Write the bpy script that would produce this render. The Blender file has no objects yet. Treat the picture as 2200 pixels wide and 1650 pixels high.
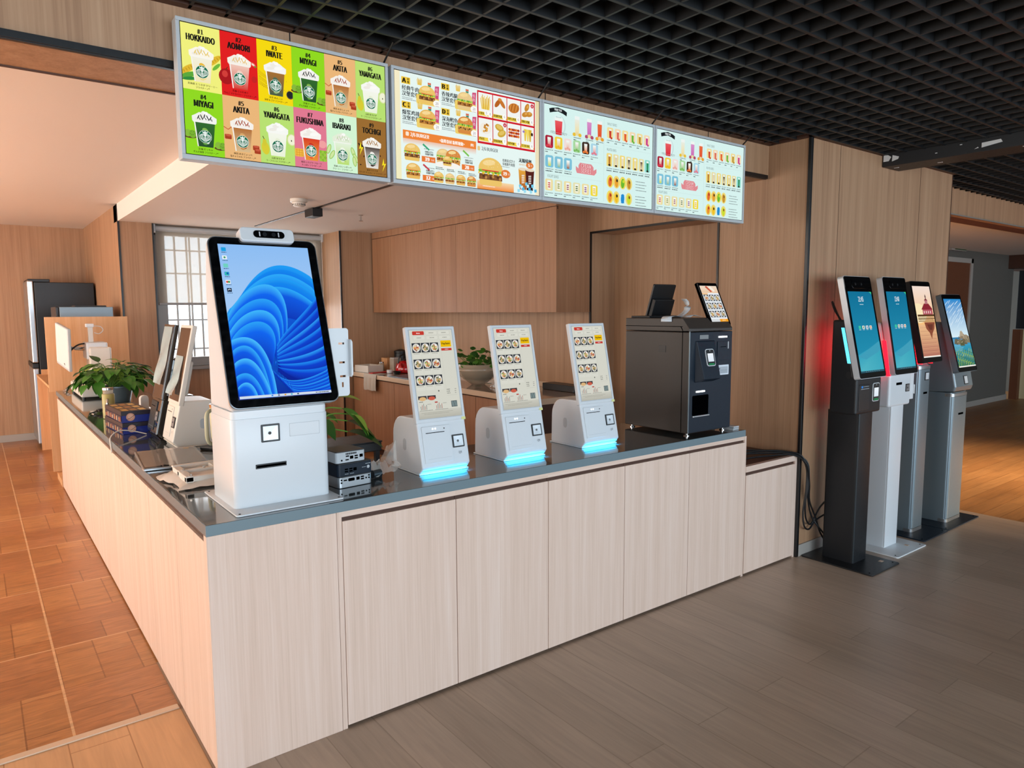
import bpy, bmesh, math, random
from mathutils import Matrix, Vector
S = bpy.context.scene
COL = S.collection
R = math.radians
rnd = random.Random(7)

# ------------------------------------------------------------------ camera
cam = bpy.data.objects.new('camera', bpy.data.cameras.new('camera'))
COL.objects.link(cam)
_yaw, _pitch, _roll = .651409, .104151, -.005107
_f = Vector((math.sin(_yaw) * math.cos(_pitch), math.cos(_yaw) * math.cos(_pitch), -math.sin(_pitch)))
_r = Vector((math.cos(_yaw), -math.sin(_yaw), 0))
_u = _r.cross(_f)
_r2 = math.cos(_roll) * _r + math.sin(_roll) * _u
_u2 = -math.sin(_roll) * _r + math.cos(_roll) * _u
_m = Matrix((_r2, _u2, -_f)).transposed().to_4x4()
_m.translation = (-.559032, -2.369672, 1.559164)
cam.matrix_world = _m
cam.data.sensor_width = 36
cam.data.lens = 24.8622
cam.data.clip_start = .02
S.camera = cam

# ------------------------------------------------------------------ view, world, daylight
S.view_settings.view_transform = 'Standard'
S.view_settings.look = 'None'
S.view_settings.gamma = 1
S.view_settings.use_curve_mapping = False
S.view_settings.exposure = 0
W = bpy.data.worlds.new('daylight')
S.world = W
W.use_nodes = True
_bg = W.node_tree.nodes['Background']
_bg.inputs[0].default_value = (.76, .89, 1, 1)
_bg.inputs[1].default_value = 2.75

def area(name, loc, rot, sx, sy, energy, col):
    l = bpy.data.lights.new(name, 'AREA')
    l.shape = 'RECTANGLE'; l.size = sx; l.size_y = sy; l.energy = energy; l.color = col
    o = bpy.data.objects.new(name, l); COL.objects.link(o)
    o.location = loc; o.rotation_euler = [R(a) for a in rot]
    return o
# daylight through the big shop-front windows behind the camera, and through the warm sunlit windows of the left wall, plus added fills
area('shopfront_window_light', (-1.0, -7.6, 1.5), (90, 0, 0), 9, 2.2, 380, (.74, .88, 1))
area('left_window_light', (-3.75, 4.2, 1.45), (90, 0, -90), 6.4, 1.9, 150, (1, .80, .61))
_w = area('left_bounce_fill', (-3.8, 3.6, 2.25), (0, 0, 0), 6, .5, 230, (1, .86, .70))  # added lamp inside the room; its floor patch bounces warm light upwards
_w.rotation_euler = (0, R(-33), 0); _w.data.spread = R(36); _w.data.size = .5; _w.data.size_y = 6
area('aisle_window_light', (-3.9, -.6, 1.45), (90, 0, -90), 2.6, 1.9, 48, (1, .80, .61))
area('kitchen_window_light', (1.85, 6.3, 1.7), (-90, 0, 0), 1.7, 1.4, 60, (.97, .98, 1))
_s = area('corridor_fill', (10.5, -7.2, 2.3), (0, 0, 0), .9, .6, 120, (1, .74, .48))  # added warm lamp that brightens the corridor floor; no window stands there
_s.rotation_euler = (Vector((7.1, -.1, 0)) - _s.location).to_track_quat('-Z', 'Y').to_euler(); _s.data.spread = R(28)

# ------------------------------------------------------------------ materials
def lin(c):
    if isinstance(c, str):
        c = [int(c[i:i + 2], 16) / 255 for i in (0, 2, 4)]
    return tuple(x / 12.92 if x <= .04045 else ((x + .055) / 1.055) ** 2.4 for x in c[:3]) + (1,)

MATS = {}
def mat(name, col='cccccc', rough=.5, metal=0, alpha=1, trans=0, emit=None, es=1, coat=0, spec=.5):
    if name in MATS: return MATS[name]
    m = bpy.data.materials.new(name); m.use_nodes = True
    b = m.node_tree.nodes['Principled BSDF']
    b.inputs['Base Color'].default_value = lin(col)
    b.inputs['Roughness'].default_value = rough
    b.inputs['Metallic'].default_value = metal
    b.inputs['Specular IOR Level'].default_value = spec
    b.inputs['Coat Weight'].default_value = coat
    b.inputs['Coat Roughness'].default_value = .05
    if alpha < 1: b.inputs['Alpha'].default_value = alpha
    if trans: b.inputs['Transmission Weight'].default_value = trans
    if emit:
        b.inputs['Emission Color'].default_value = lin(emit); b.inputs['Emission Strength'].default_value = es
    # fine grain so that no surface is dead flat
    N = m.node_tree.nodes; L = m.node_tree.links
    if alpha == 1 and not trans and not emit:
        tc = N.new('ShaderNodeTexCoord'); no = N.new('ShaderNodeTexNoise'); no.inputs['Scale'].default_value = 60
        L.new(tc.outputs['Object'], no.inputs['Vector'])
        mr = N.new('ShaderNodeMapRange'); mr.inputs['To Min'].default_value = rough * .88; mr.inputs['To Max'].default_value = min(1, rough * 1.12)
        L.new(no.outputs['Fac'], mr.inputs['Value']); L.new(mr.outputs['Result'], b.inputs['Roughness'])
    MATS[name] = m
    return m

def _nodes(name, rough):
    m = bpy.data.materials.new(name); m.use_nodes = True
    N = m.node_tree.nodes; L = m.node_tree.links; b = N['Principled BSDF']
    b.inputs['Roughness'].default_value = rough
    MATS[name] = m
    return m, N, L, b

def wood(name, c1, c2, c3, axis='z', scale=1, rough=.55):
    """laminate with fine streaks running along one axis"""
    m, N, L, b = _nodes(name, rough)
    tc = N.new('ShaderNodeTexCoord'); oi = N.new('ShaderNodeObjectInfo')
    ad = N.new('ShaderNodeVectorMath'); ad.operation = 'MULTIPLY_ADD'
    cm = N.new('ShaderNodeCombineXYZ')
    for i in range(3): L.new(oi.outputs['Random'], cm.inputs[i])
    L.new(cm.outputs[0], ad.inputs[0]); ad.inputs[1].default_value = (7, 9, 11); L.new(tc.outputs['Object'], ad.inputs[2])
    def streak(s, k, det):
        mp = N.new('ShaderNodeMapping'); v = [s, s, s]; v['xyz'.index(axis)] = k
        mp.inputs['Scale'].default_value = [q * scale for q in v]
        L.new(ad.outputs[0], mp.inputs['Vector'])
        n = N.new('ShaderNodeTexNoise'); n.inputs['Scale'].default_value = 1; n.inputs['Detail'].default_value = det
        n.inputs['Roughness'].default_value = .6; n.inputs['Distortion'].default_value = .25
        L.new(mp.outputs[0], n.inputs['Vector']); return n.outputs['Fac']
    a, c = streak(26, .55, 5), streak(170, 2.5, 3)
    mx = N.new('ShaderNodeMix'); mx.data_type = 'FLOAT'; mx.inputs['Factor'].default_value = .42
    L.new(a, mx.inputs[2]); L.new(c, mx.inputs[3])
    cr = N.new('ShaderNodeValToRGB'); e = cr.color_ramp.elements
    e[0].position = .32; e[0].color = lin(c1); e[1].position = .68; e[1].color = lin(c3)
    k = e.new(.5); k.color = lin(c2)
    L.new(mx.outputs[0], cr.inputs['Fac']); L.new(cr.outputs['Color'], b.inputs['Base Color'])
    bp = N.new('ShaderNodeBump'); bp.inputs['Strength'].default_value = .08; bp.inputs['Distance'].default_value = .002
    L.new(mx.outputs[0], bp.inputs['Height']); L.new(bp.outputs['Normal'], b.inputs['Normal'])
    return m

def planks(name, c1, c2, mortar, w, l, axis='y', rough=.42, msize=.004, grain=.5, offx=0, offy=0, off=.37):
    m, N, L, b = _nodes(name, rough)
    tc = N.new('ShaderNodeTexCoord'); mp = N.new('ShaderNodeMapping')
    mp.inputs['Location'].default_value = (offx, offy, 0)
    if axis == 'y': mp.inputs['Rotation'].default_value = (0, 0, R(90))
    L.new(tc.outputs['Object'], mp.inputs['Vector'])
    br = N.new('ShaderNodeTexBrick'); br.inputs['Scale'].default_value = 1
    br.inputs['Brick Width'].default_value = l; br.inputs['Row Height'].default_value = w
    br.inputs['Mortar Size'].default_value = msize; br.inputs['Mortar Smooth'].default_value = .2
    br.offset = off; br.inputs['Bias'].default_value = 0
    br.inputs['Color1'].default_value = lin(c1); br.inputs['Color2'].default_value = lin(c2); br.inputs['Mortar'].default_value = lin(mortar)
    L.new(mp.outputs[0], br.inputs['Vector'])
    m2 = N.new('ShaderNodeMapping'); m2.inputs['Scale'].default_value = (3, 45, 10)
    L.new(mp.outputs[0], m2.inputs['Vector'])
    n = N.new('ShaderNodeTexNoise'); n.inputs['Scale'].default_value = 1; n.inputs['Detail'].default_value = 6; n.inputs['Distortion'].default_value = .8
    L.new(m2.outputs[0], n.inputs['Vector'])
    m3 = N.new('ShaderNodeMapping'); m3.inputs['Scale'].default_value = (1.2, 5, 3)
    L.new(mp.outputs[0], m3.inputs['Vector'])
    n2 = N.new('ShaderNodeTexNoise'); n2.inputs['Scale'].default_value = 1; n2.inputs['Detail'].default_value = 4
    L.new(m3.outputs[0], n2.inputs['Vector'])
    av = N.new('ShaderNodeMath'); av.operation = 'ADD'; L.new(n.outputs['Fac'], av.inputs[0]); L.new(n2.outputs['Fac'], av.inputs[1])
    mr = N.new('ShaderNodeMapRange'); mr.inputs['From Min'].default_value = .6; mr.inputs['From Max'].default_value = 1.4
    mr.inputs['To Min'].default_value = 1 - grain; mr.inputs['To Max'].default_value = 1 + grain * .6
    L.new(av.outputs[0], mr.inputs['Value'])
    mu = N.new('ShaderNodeVectorMath'); mu.operation = 'SCALE'
    L.new(br.outputs['Color'], mu.inputs[0]); L.new(mr.outputs[0], mu.inputs['Scale'])
    L.new(mu.outputs[0], b.inputs['Base Color'])
    rr = N.new('ShaderNodeMapRange'); rr.inputs['To Min'].default_value = rough * .8; rr.inputs['To Max'].default_value = rough * 1.25
    L.new(n2.outputs['Fac'], rr.inputs['Value']); L.new(rr.outputs[0], b.inputs['Roughness'])
    bp = N.new('ShaderNodeBump'); bp.inputs['Strength'].default_value = .25; bp.inputs['Distance'].default_value = .002
    L.new(n.outputs['Fac'], bp.inputs['Height']); L.new(bp.outputs['Normal'], b.inputs['Normal'])
    return m

def stone(name, c1, c2, scale=40, rough=.12, coat=.3):
    m, N, L, b = _nodes(name, rough)
    tc = N.new('ShaderNodeTexCoord'); n = N.new('ShaderNodeTexNoise'); n.inputs['Scale'].default_value = scale; n.inputs['Detail'].default_value = 5
    L.new(tc.outputs['Object'], n.inputs['Vector'])
    cr = N.new('ShaderNodeValToRGB'); e = cr.color_ramp.elements
    e[0].position = .35; e[0].color = lin(c1); e[1].position = .7; e[1].color = lin(c2)
    L.new(n.outputs['Fac'], cr.inputs['Fac']); L.new(cr.outputs['Color'], b.inputs['Base Color'])
    b.inputs['Coat Weight'].default_value = coat; b.inputs['Coat Roughness'].default_value = .03
    return m

def vcol(name, emissive, rough=.15, es=1.0, spec=.3):
    """shows the printed / displayed picture stored on the faces"""
    m, N, L, b = _nodes(name, rough)
    at = N.new('ShaderNodeAttribute'); at.attribute_name = 'Col'; b.inputs['Specular IOR Level'].default_value = spec
    if emissive:
        b.inputs['Base Color'].default_value = (.004, .004, .004, 1)
        L.new(at.outputs['Color'], b.inputs['Emission Color']); b.inputs['Emission Strength'].default_value = es
    else:
        L.new(at.outputs['Color'], b.inputs['Base Color'])
    return m

wood('counter_laminate', 'd3b7a4', 'e0c5b4', 'e8d1c3')
wood('counter_laminate_flat', 'd3b7a4', 'e0c5b4', 'e8d1c3', axis='x')
wood('wall_panel_wood', '946f52', 'aa8464', 'b89474', scale=.7)
wood('cabinet_wood', '8e6244', '9f7353', 'ac8161', scale=.8)
wood('shelf_wood', 'cf9a68', 'dba877', 'e2b488')
wood('dark_shelf_top', '4a2f24', '553729', '5e3f30', axis='x')
planks('floor_planks', 'b8a08c', 'ab9480', '9b8571', .19, 1.25, grain=.22, rough=.33, msize=.0022)
planks('floor_planks_glare', 'c89a6e', 'd0a478', 'a87a50', .19, 1.25, grain=.2, rough=.38, msize=.0022)  # lighter, warmer copy of the floor planks; window glare put into the colour
planks('floor_planks_oak', '9a6a3c', 'a87848', '70481f', .12, .9, axis='x', grain=.3, rough=.4, msize=.002)
stone('worktop_stone', '3d4142', '4a4f50', 90, .08, .5)
stone('back_worktop_stone', '8d7b6d', 'a08d7e', 30, .1, .3)
mat('worktop_edge', '6d8088', .25)
mat('beige_edge', 'cdb49a', .35)
mat('ceiling_paint', 'e6dfd9', .8)
mat('ceiling_black', '0d0f12', .9)
mat('grid_black', '14171a', .5)
mat('black_trim', '101012', .35)
mat('beam_black', '1c1e21', .5)
mat('paint_chip', 'd8d8d6', .8)
mat('white_plastic', 'd6dbdf', .32)
mat('ivory_plastic', 'ddd8cf', .38)
mat('white_metal', 'dfe3e6', .35)
mat('black_plastic', '15171a', .38)
mat('black_gloss', '050608', .06, coat=.5)
mat('graphite', '15181c', .42, spec=.35)
mat('graphite_dark', '101e2c', .45, spec=.3)
mat('silver', 'b9bec2', .3, metal=.9)
mat('bright_silver', 'd4d8dc', .35, metal=.35)
mat('cash_grey', '3a3532', .4, spec=.4)
mat('grey_metal', '76848c', .36, metal=.5)
mat('grey_metal_dark', '3a4247', .4, metal=.6)
mat('chrome', 'd5d7d9', .12, metal=1)
mat('light_grey', 'b8bec2', .45)
mat('aluminium_frame', '8f8c89', .45, metal=.3)
mat('corridor_paint', '625f59', .75)
mat('door_brown', '6b3c22', .5)
mat('dark_brown', '4a2c1e', .6)
mat('skirting', 'a59f98', .5)
mat('slot_black', '020203', .9, spec=0)
mat('led_cyan', '101010', emit='58d4ff', es=2.0)
mat('led_red', '200000', emit='ff1020', es=5)
mat('led_white', 'ffffff', emit='ffffff', es=4)
vcol('screen_picture', True, .12)
vcol('menu_picture', True, .4, 1.0, .06)
vcol('print_picture', False, .5)

def pane():
    m, N, L, b = _nodes('glass', .02)
    b.inputs['Base Color'].default_value = (.9, .95, .95, 1)
    tp = N.new('ShaderNodeBsdfTransparent'); mx = N.new('ShaderNodeMixShader'); mx.inputs[0].default_value = .06
    L.new(tp.outputs[0], mx.inputs[1]); L.new(b.outputs[0], mx.inputs[2]); L.new(mx.outputs[0], N['Material Output'].inputs['Surface'])
pane()
# ------------------------------------------------------------------ mesh builder
class MB:
    def __init__(s, M=None):
        s.v = []; s.f = []; s.mi = []; s.c = []; s.M = M
    def add(s, vs, fs, mi=0, col=None):
        o = len(s.v)
        for p in vs:
            p = Vector(p); s.v.append(s.M @ p if s.M else p)
        for k, f in enumerate(fs):
            s.f.append([i + o for i in f]); s.mi.append(mi)
            s.c.append(col if (col is None or isinstance(col[0], tuple)) else [col] * len(f))
        return s
    def box(s, x0, x1, y0, y1, z0, z1, mi=0):
        return s.add([(x, y, z) for x in (x0, x1) for y in (y0, y1) for z in (z0, z1)],
                     [(0, 1, 3, 2), (4, 6, 7, 5), (0, 4, 5, 1), (2, 3, 7, 6), (0, 2, 6, 4), (1, 5, 7, 3)], mi)
    def prism(s, pts, axis, a, b, mi=0):
        n = len(pts)
        def at(p, t):
            return {'x': (t, p[0], p[1]), 'y': (p[0], t, p[1]), 'z': (p[0], p[1], t)}[axis]
        vs = [at(p, a) for p in pts] + [at(p, b) for p in pts]
        fs = [list(range(n))[::-1], list(range(n, 2 * n))] + [(i, (i + 1) % n, n + (i + 1) % n, n + i) for i in range(n)]
        return s.add(vs, fs, mi)
    def tube(s, path, r, n=8, mi=0, r1=None):
        path = [Vector(p) for p in path]; m = len(path); vs = []
        ref = None
        for i, p in enumerate(path):
            t = (path[min(i + 1, m - 1)] - path[max(i - 1, 0)]).normalized()
            if ref is None or abs(ref.dot(t)) > .95: ref = Vector((0, 0, 1)) if abs(t.z) < .9 else Vector((1, 0, 0))
            a = t.cross(ref).normalized(); b = a.cross(t)
            ref = b
            rr = r if r1 is None else r + (r1 - r) * i / (m - 1)
            for k in range(n):
                q = 2 * math.pi * k / n
                vs.append(p + a * (rr * math.cos(q)) + b * (rr * math.sin(q)))
        fs = [(i * n + k, i * n + (k + 1) % n, (i + 1) * n + (k + 1) % n, (i + 1) * n + k) for i in range(m - 1) for k in range(n)]
        fs += [list(range(n)), list(range((m - 1) * n, m * n))]
        return s.add(vs, fs, mi)
    def lathe(s, prof, c=(0, 0), n=24, mi=0):
        m = len(prof); vs = []
        for r, z in prof:
            for k in range(n):
                q = 2 * math.pi * k / n; vs.append((c[0] + r * math.cos(q), c[1] + r * math.sin(q), z))
        fs = [(i * n + k, i * n + (k + 1) % n, (i + 1) * n + (k + 1) % n, (i + 1) * n + k) for i in range(m - 1) for k in range(n)]
        fs += [list(range(n)), list(range((m - 1) * n, m * n))]
        return s.add(vs, fs, mi)
    def build(s, name, mats, parent=None, bevel=0, seg=2, smooth=False, loc=None, rz=0, recalc=True, label=None, kind=None):
        me = bpy.data.meshes.new(name)
        me.from_pydata([tuple(v) for v in s.v], [], s.f)
        if isinstance(mats, str): mats = [mats]
        for m in mats: me.materials.append(MATS[m])
        me.polygons.foreach_set('material_index', s.mi)
        if any(c is not None for c in s.c):
            at = me.color_attributes.new('Col', 'FLOAT_COLOR', 'CORNER')
            flat = []
            for f, c in zip(s.f, s.c):
                for i in range(len(f)): flat.extend(c[i] if c else (0, 0, 0, 1))
            at.data.foreach_set('color', flat)
        if recalc:
            bm = bmesh.new(); bm.from_mesh(me); bmesh.ops.recalc_face_normals(bm, faces=bm.faces); bm.to_mesh(me); bm.free()
        if smooth:
            me.polygons.foreach_set('use_smooth', [True] * len(me.polygons))
        o = bpy.data.objects.new(name, me); COL.objects.link(o)
        if parent: o.parent = parent
        if loc: o.location = loc
        if rz: o.rotation_euler.z = R(rz)
        if bevel:
            b = o.modifiers.new('bevel', 'BEVEL'); b.width = bevel; b.segments = seg; b.limit_method = 'ANGLE'; b.angle_limit = R(35)
        if smooth:
            w = o.modifiers.new('edges', 'EDGE_SPLIT'); w.split_angle = R(40)
        if label: o['label'] = label
        if kind: o['kind'] = kind
        return o

def tag(o, label, cat, group=None):
    o['label'] = label; o['category'] = cat
    if group: o['group'] = group
    return o
def T(name, label, cat, loc=(0, 0, 0), rz=0, group=None):
    o = bpy.data.objects.new(name, None); COL.objects.link(o)
    o.location = loc; o.rotation_euler.z = R(rz); o.empty_display_size = .1
    return tag(o, label, cat, group)
def B(*a): return MB().box(*a)
def st(name, mb, mats, bevel=0):
    o = mb.build(name, mats, bevel=bevel); o['kind'] = 'structure'; return o
def plane(O, lean):
    """frame of a panel that leans back: u right, v up the panel, n towards the viewer"""
    s, c = math.sin(R(lean)), math.cos(R(lean))
    m = Matrix(((1, 0, 0), (0, s, -c), (0, c, s))).to_4x4(); m.translation = O
    return m
def rr(x0, x1, y0, y1, r, n=5):
    p = []
    for cx, cy, a in ((x1 - r, y1 - r, 0), (x0 + r, y1 - r, 90), (x0 + r, y0 + r, 180), (x1 - r, y0 + r, 270)):
        for k in range(n + 1):
            q = R(a + 90 * k / n); p.append((cx + r * math.cos(q), cy + r * math.sin(q)))
    return p
def bez(p0, p1, p2, p3, n=14):
    o = []
    for i in range(n + 1):
        t = i / n; a = 1 - t
        o.append(tuple(a ** 3 * p0[k] + 3 * a * a * t * p1[k] + 3 * a * t * t * p2[k] + t ** 3 * p3[k] for k in range(len(p0))))
    return o
def spline(pts, n=6):
    """smooth path through the points"""
    P = [Vector(p) for p in pts]; o = []
    for i in range(len(P) - 1):
        a, b, c, d = P[max(i - 1, 0)], P[i], P[i + 1], P[min(i + 2, len(P) - 1)]
        for k in range(n):
            t = k / n
            o.append(.5 * ((2 * b) + (c - a) * t + (2 * a - 5 * b + 4 * c - d) * t * t + (3 * b - a - 3 * c + d) * t ** 3))
    o.append(P[-1]); return o

# ------------------------------------------------------------------ flat pictures on screens and labels
TXT = {}
FONTS = {}
def font(cjk):
    """the sans and CJK fonts that ship with Blender; its own default is used if they are missing"""
    if cjk not in FONTS:
        try:
            FONTS[cjk] = bpy.data.fonts.load(bpy.utils.system_resource('DATAFILES', path='fonts') + ('/Noto Sans CJK Regular.woff2' if cjk else '/Inter.woff2'))
        except Exception:
            FONTS[cjk] = None
    return FONTS[cjk]
def glyphs(s):
    if s not in TXT:
        cu = bpy.data.curves.new('txt', 'FONT'); cu.body = s; cu.size = 1; cu.resolution_u = 2; cu.fill_mode = 'FRONT'
        f = font(True)
        if f: cu.font = f
        ob = bpy.data.objects.new('txt', cu); me = ob.to_mesh()
        vs = [(v.co.x, v.co.y) for v in me.vertices]; fs = [list(p.vertices) for p in me.polygons]
        ob.to_mesh_clear(); bpy.data.objects.remove(ob); bpy.data.curves.remove(cu)
        TXT[s] = (vs, fs)
    return TXT[s]

class Art:
    EPS = 1e-4
    def __init__(s, M, base=0, clip=None):
        s.b = MB(M); s.base = base; s.bb = []; s.cl = clip
    def _c(s, pts):
        return [(min(max(p[0], 0), s.cl[0]), min(max(p[1], 0), s.cl[1])) for p in pts] if s.cl else pts
    def _lay(s, x0, y0, x1, y1):
        l = 0
        for a in s.bb:
            if a[4] > l and a[0] < x1 and a[2] > x0 and a[1] < y1 and a[3] > y0: l = a[4]
        s.bb.append((x0, y0, x1, y1, l + 1)); return s.base + (l + 1) * s.EPS
    def poly(s, pts, col):
        pts = s._c(pts)
        xs = [p[0] for p in pts]; ys = [p[1] for p in pts]
        n = s._lay(min(xs), min(ys), max(xs), max(ys))
        if isinstance(col, str): c = lin(col)
        elif isinstance(col[0], str): c = [lin(q) for q in col]
        else: c = col
        ar = sum(pts[i][0] * pts[(i + 1) % len(pts)][1] - pts[(i + 1) % len(pts)][0] * pts[i][1] for i in range(len(pts)))
        if ar < 0:
            pts = pts[::-1]
            if isinstance(c, list): c = c[::-1]
        s.b.add([(p[0], p[1], n) for p in pts], [list(range(len(pts)))], 0, c); return s
    def rect(s, x0, y0, x1, y1, col, top=None):
        return s.poly([(x0, y0), (x1, y0), (x1, y1), (x0, y1)], [col, col, top, top] if top else col)
    def rrect(s, x0, y0, x1, y1, r, col):
        return s.poly(rr(x0, x1, y0, y1, r, 4), col)
    def ell(s, cx, cy, rx, ry, col, n=20, rot=0):
        c, d = math.cos(R(rot)), math.sin(R(rot)); p = []
        for k in range(n):
            q = 2 * math.pi * k / n; a, b = rx * math.cos(q), ry * math.sin(q)
            p.append((cx + a * c - b * d, cy + a * d + b * c))
        return s.poly(p, col)
    def line(s, pts, w, col):
        l, r = [], []
        for i, p in enumerate(pts):
            a = pts[max(i - 1, 0)]; b = pts[min(i + 1, len(pts) - 1)]
            dx, dy = b[0] - a[0], b[1] - a[1]; q = math.hypot(dx, dy) or 1
            l.append((p[0] - dy / q * w / 2, p[1] + dx / q * w / 2)); r.append((p[0] + dy / q * w / 2, p[1] - dx / q * w / 2))
        return s.strip(l, r, col, col)
    def strip(s, A, Bv, ca, cb):
        A, Bv = s._c(A), s._c(Bv)
        xs = [p[0] for p in A + Bv]; ys = [p[1] for p in A + Bv]
        n = s._lay(min(xs), min(ys), max(xs), max(ys)); ca, cb = lin(ca), lin(cb)
        for i in range(len(A) - 1):
            s.b.add([(*A[i], n), (*A[i + 1], n), (*Bv[i + 1], n), (*Bv[i], n)], [(0, 1, 2, 3)], 0, [ca, ca, cb, cb])
        return s
    def text(s, t, x, y, h, col, al='C', sx=1, bold=0):
        vs, fs = glyphs(t)
        if not vs: return s
        k = h / max(.1, max(v[1] for v in glyphs('国' if any(ord(c) > 0x2000 for c in t) else 'H')[0])); x0 = min(v[0] for v in vs) * k * sx; x1 = max(v[0] for v in vs) * k * sx
        dx = x - (x0 if al == 'L' else x1 if al == 'R' else (x0 + x1) / 2)
        pv = [(v[0] * k * sx + dx, v[1] * k + y) for v in vs]
        n = s._lay(min(p[0] for p in pv), min(p[1] for p in pv), max(p[0] for p in pv), max(p[1] for p in pv))
        q = bold * k
        for dx, dy in (((-q * sx, 0), (q * sx, 0), (0, 0)) if bold else ((0, 0),)):
            s.b.add([(p[0] + dx, p[1] + dy, n) for p in pv], fs, 0, lin(col))
        return s
    def dash(s, x0, x1, y, h, col):
        """illegibly small caption seen as a run of tiny marks"""
        x = x0
        while x < x1:
            w = h * rnd.uniform(.6, 2.2); s.rect(x, y, min(x + w, x1), y + h, col); x += w + h * .5
        return s
    def build(s, name, m, parent, **k):
        return s.b.build(name, [m], parent, recalc=False, **k)
# ------------------------------------------------------------------ the setting
ZC = 2.571          # underside of the black cell ceiling
_f = MB()
_f.box(0, 5.45, -8, 1.0, -.06, 0)
st('floor', _f, 'floor_planks')
st('floor.001', B(-6, 0, -8, .55, -.06, 0), 'floor_planks_glare')
st('floor.002', B(5.45, 15, -8, 4, -.06, 0), 'floor_planks_oak')

def tile_floor():
    m, N, L, b = _nodes('floor_tiles', .28)
    tc = N.new('ShaderNodeTexCoord')
    def brick(w, h, c1, c2, mo, ms, loc, off, rot=0):
        mp = N.new('ShaderNodeMapping'); mp.inputs['Location'].default_value = loc; mp.inputs['Rotation'].default_value = (0, 0, R(rot))
        L.new(tc.outputs['Object'], mp.inputs['Vector'])
        br = N.new('ShaderNodeTexBrick'); br.inputs['Scale'].default_value = 1; br.offset = off
        br.inputs['Brick Width'].default_value = w; br.inputs['Row Height'].default_value = h
        br.inputs['Mortar Size'].default_value = ms; br.inputs['Mortar Smooth'].default_value = .1
        for k, v in (('Color1', c1), ('Color2', c2), ('Mortar', mo)): br.inputs[k].default_value = lin(v)
        L.new(mp.outputs[0], br.inputs['Vector']); return br
    # parquet-look tile: blocks of boards laid across and along, in 0.88 m tiles with a pale joint
    A = brick(.44, .22, 'a87248', '966036', '80502a', .003, (.355, -.55, 0), .5)
    Bk = brick(.3, .15, 'b07c4c', 'a06a3c', '88562e', .003, (.355, -.55, 0), .33, 90)
    ck = N.new('ShaderNodeTexChecker'); ck.inputs['Scale'].default_value = 1 / .44
    mp = N.new('ShaderNodeMapping'); mp.inputs['Location'].default_value = (.355, -.55, .1)
    L.new(tc.outputs['Object'], mp.inputs['Vector']); L.new(mp.outputs[0], ck.inputs['Vector'])
    mx = N.new('ShaderNodeMix'); mx.data_type = 'RGBA'
    L.new(ck.outputs['Fac'], mx.inputs['Factor']); L.new(A.outputs['Color'], mx.inputs[6]); L.new(Bk.outputs['Color'], mx.inputs[7])
    G = brick(.88, .88, 'ffffff', 'ffffff', '000000', .005, (.355, -.55, 0), 0)
    m2 = N.new('ShaderNodeMix'); m2.data_type = 'RGBA'
    L.new(G.outputs['Color'], m2.inputs['Factor']); m2.inputs[6].default_value = lin('cba37a'); L.new(mx.outputs[2], m2.inputs[7])
    n = N.new('ShaderNodeTexNoise'); n.inputs['Scale'].default_value = 1; n.inputs['Detail'].default_value = 6; n.inputs['Distortion'].default_value = 1.5
    m3 = N.new('ShaderNodeMapping'); m3.inputs['Scale'].default_value = (6, 40, 6)
    L.new(tc.outputs['Object'], m3.inputs['Vector']); L.new(m3.outputs[0], n.inputs['Vector'])
    mr = N.new('ShaderNodeMapRange'); mr.inputs['From Min'].default_value = .3; mr.inputs['From Max'].default_value = .7
    mr.inputs['To Min'].default_value = .78; mr.inputs['To Max'].default_value = 1.2
    L.new(n.outputs['Fac'], mr.inputs['Value'])
    mu = N.new('ShaderNodeVectorMath'); mu.operation = 'SCALE'; L.new(m2.outputs[2], mu.inputs[0]); L.new(mr.outputs[0], mu.inputs['Scale'])
    L.new(mu.outputs[0], b.inputs['Base Color'])
    bp = N.new('ShaderNodeBump'); bp.inputs['Strength'].default_value = .3; bp.inputs['Distance'].default_value = .003
    L.new(n.outputs['Fac'], bp.inputs['Height']); L.new(bp.outputs['Normal'], b.inputs['Normal'])
tile_floor()
st('floor.003', B(-6, 0, .55, 8.2, -.06, 0).box(0, 3.5, 1.0, 8.2, -.06, 0), 'floor_tiles')
st('trim_1', B(-6, -.004, .535, .57, 0, .006), 'beige_edge', .002)          # threshold strip between planks and tiles

# cell ceiling: dark void above and a lattice of black fins below
st('ceiling', B(-6, 15, -8, .272, 2.95, 3.0), 'ceiling_black')
g = MB()
for k in range(-56, 92):
    x = .564 + .1175 * k
    if -6 < x < 11: g.box(x - .005, x + .005, -5.5, .262, ZC, ZC + .05)
for k in range(0, 46):
    y = -.042 - .1175 * k
    if 1 and y > -5.5: g.box(-6, 11, y - .0065, y + .0065, ZC - .001, ZC + .055)
for y in (.075, .193): g.box(-6, 3.48, y - .0065, y + .0065, ZC - .001, ZC + .055); g.box(5.5, 11, y - .0065, y + .0065, ZC - .001, ZC + .055)
st('ceiling.001', g, 'grid_black')
st('trim_2', B(-6, 3.4876, .235, .272, ZC, ZC + .03).box(3.46, 3.4876, -.03, .25, ZC, ZC + .03).box(3.46, 5.5, -.04, -.009, ZC, ZC + .03), 'dark_brown')
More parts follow.
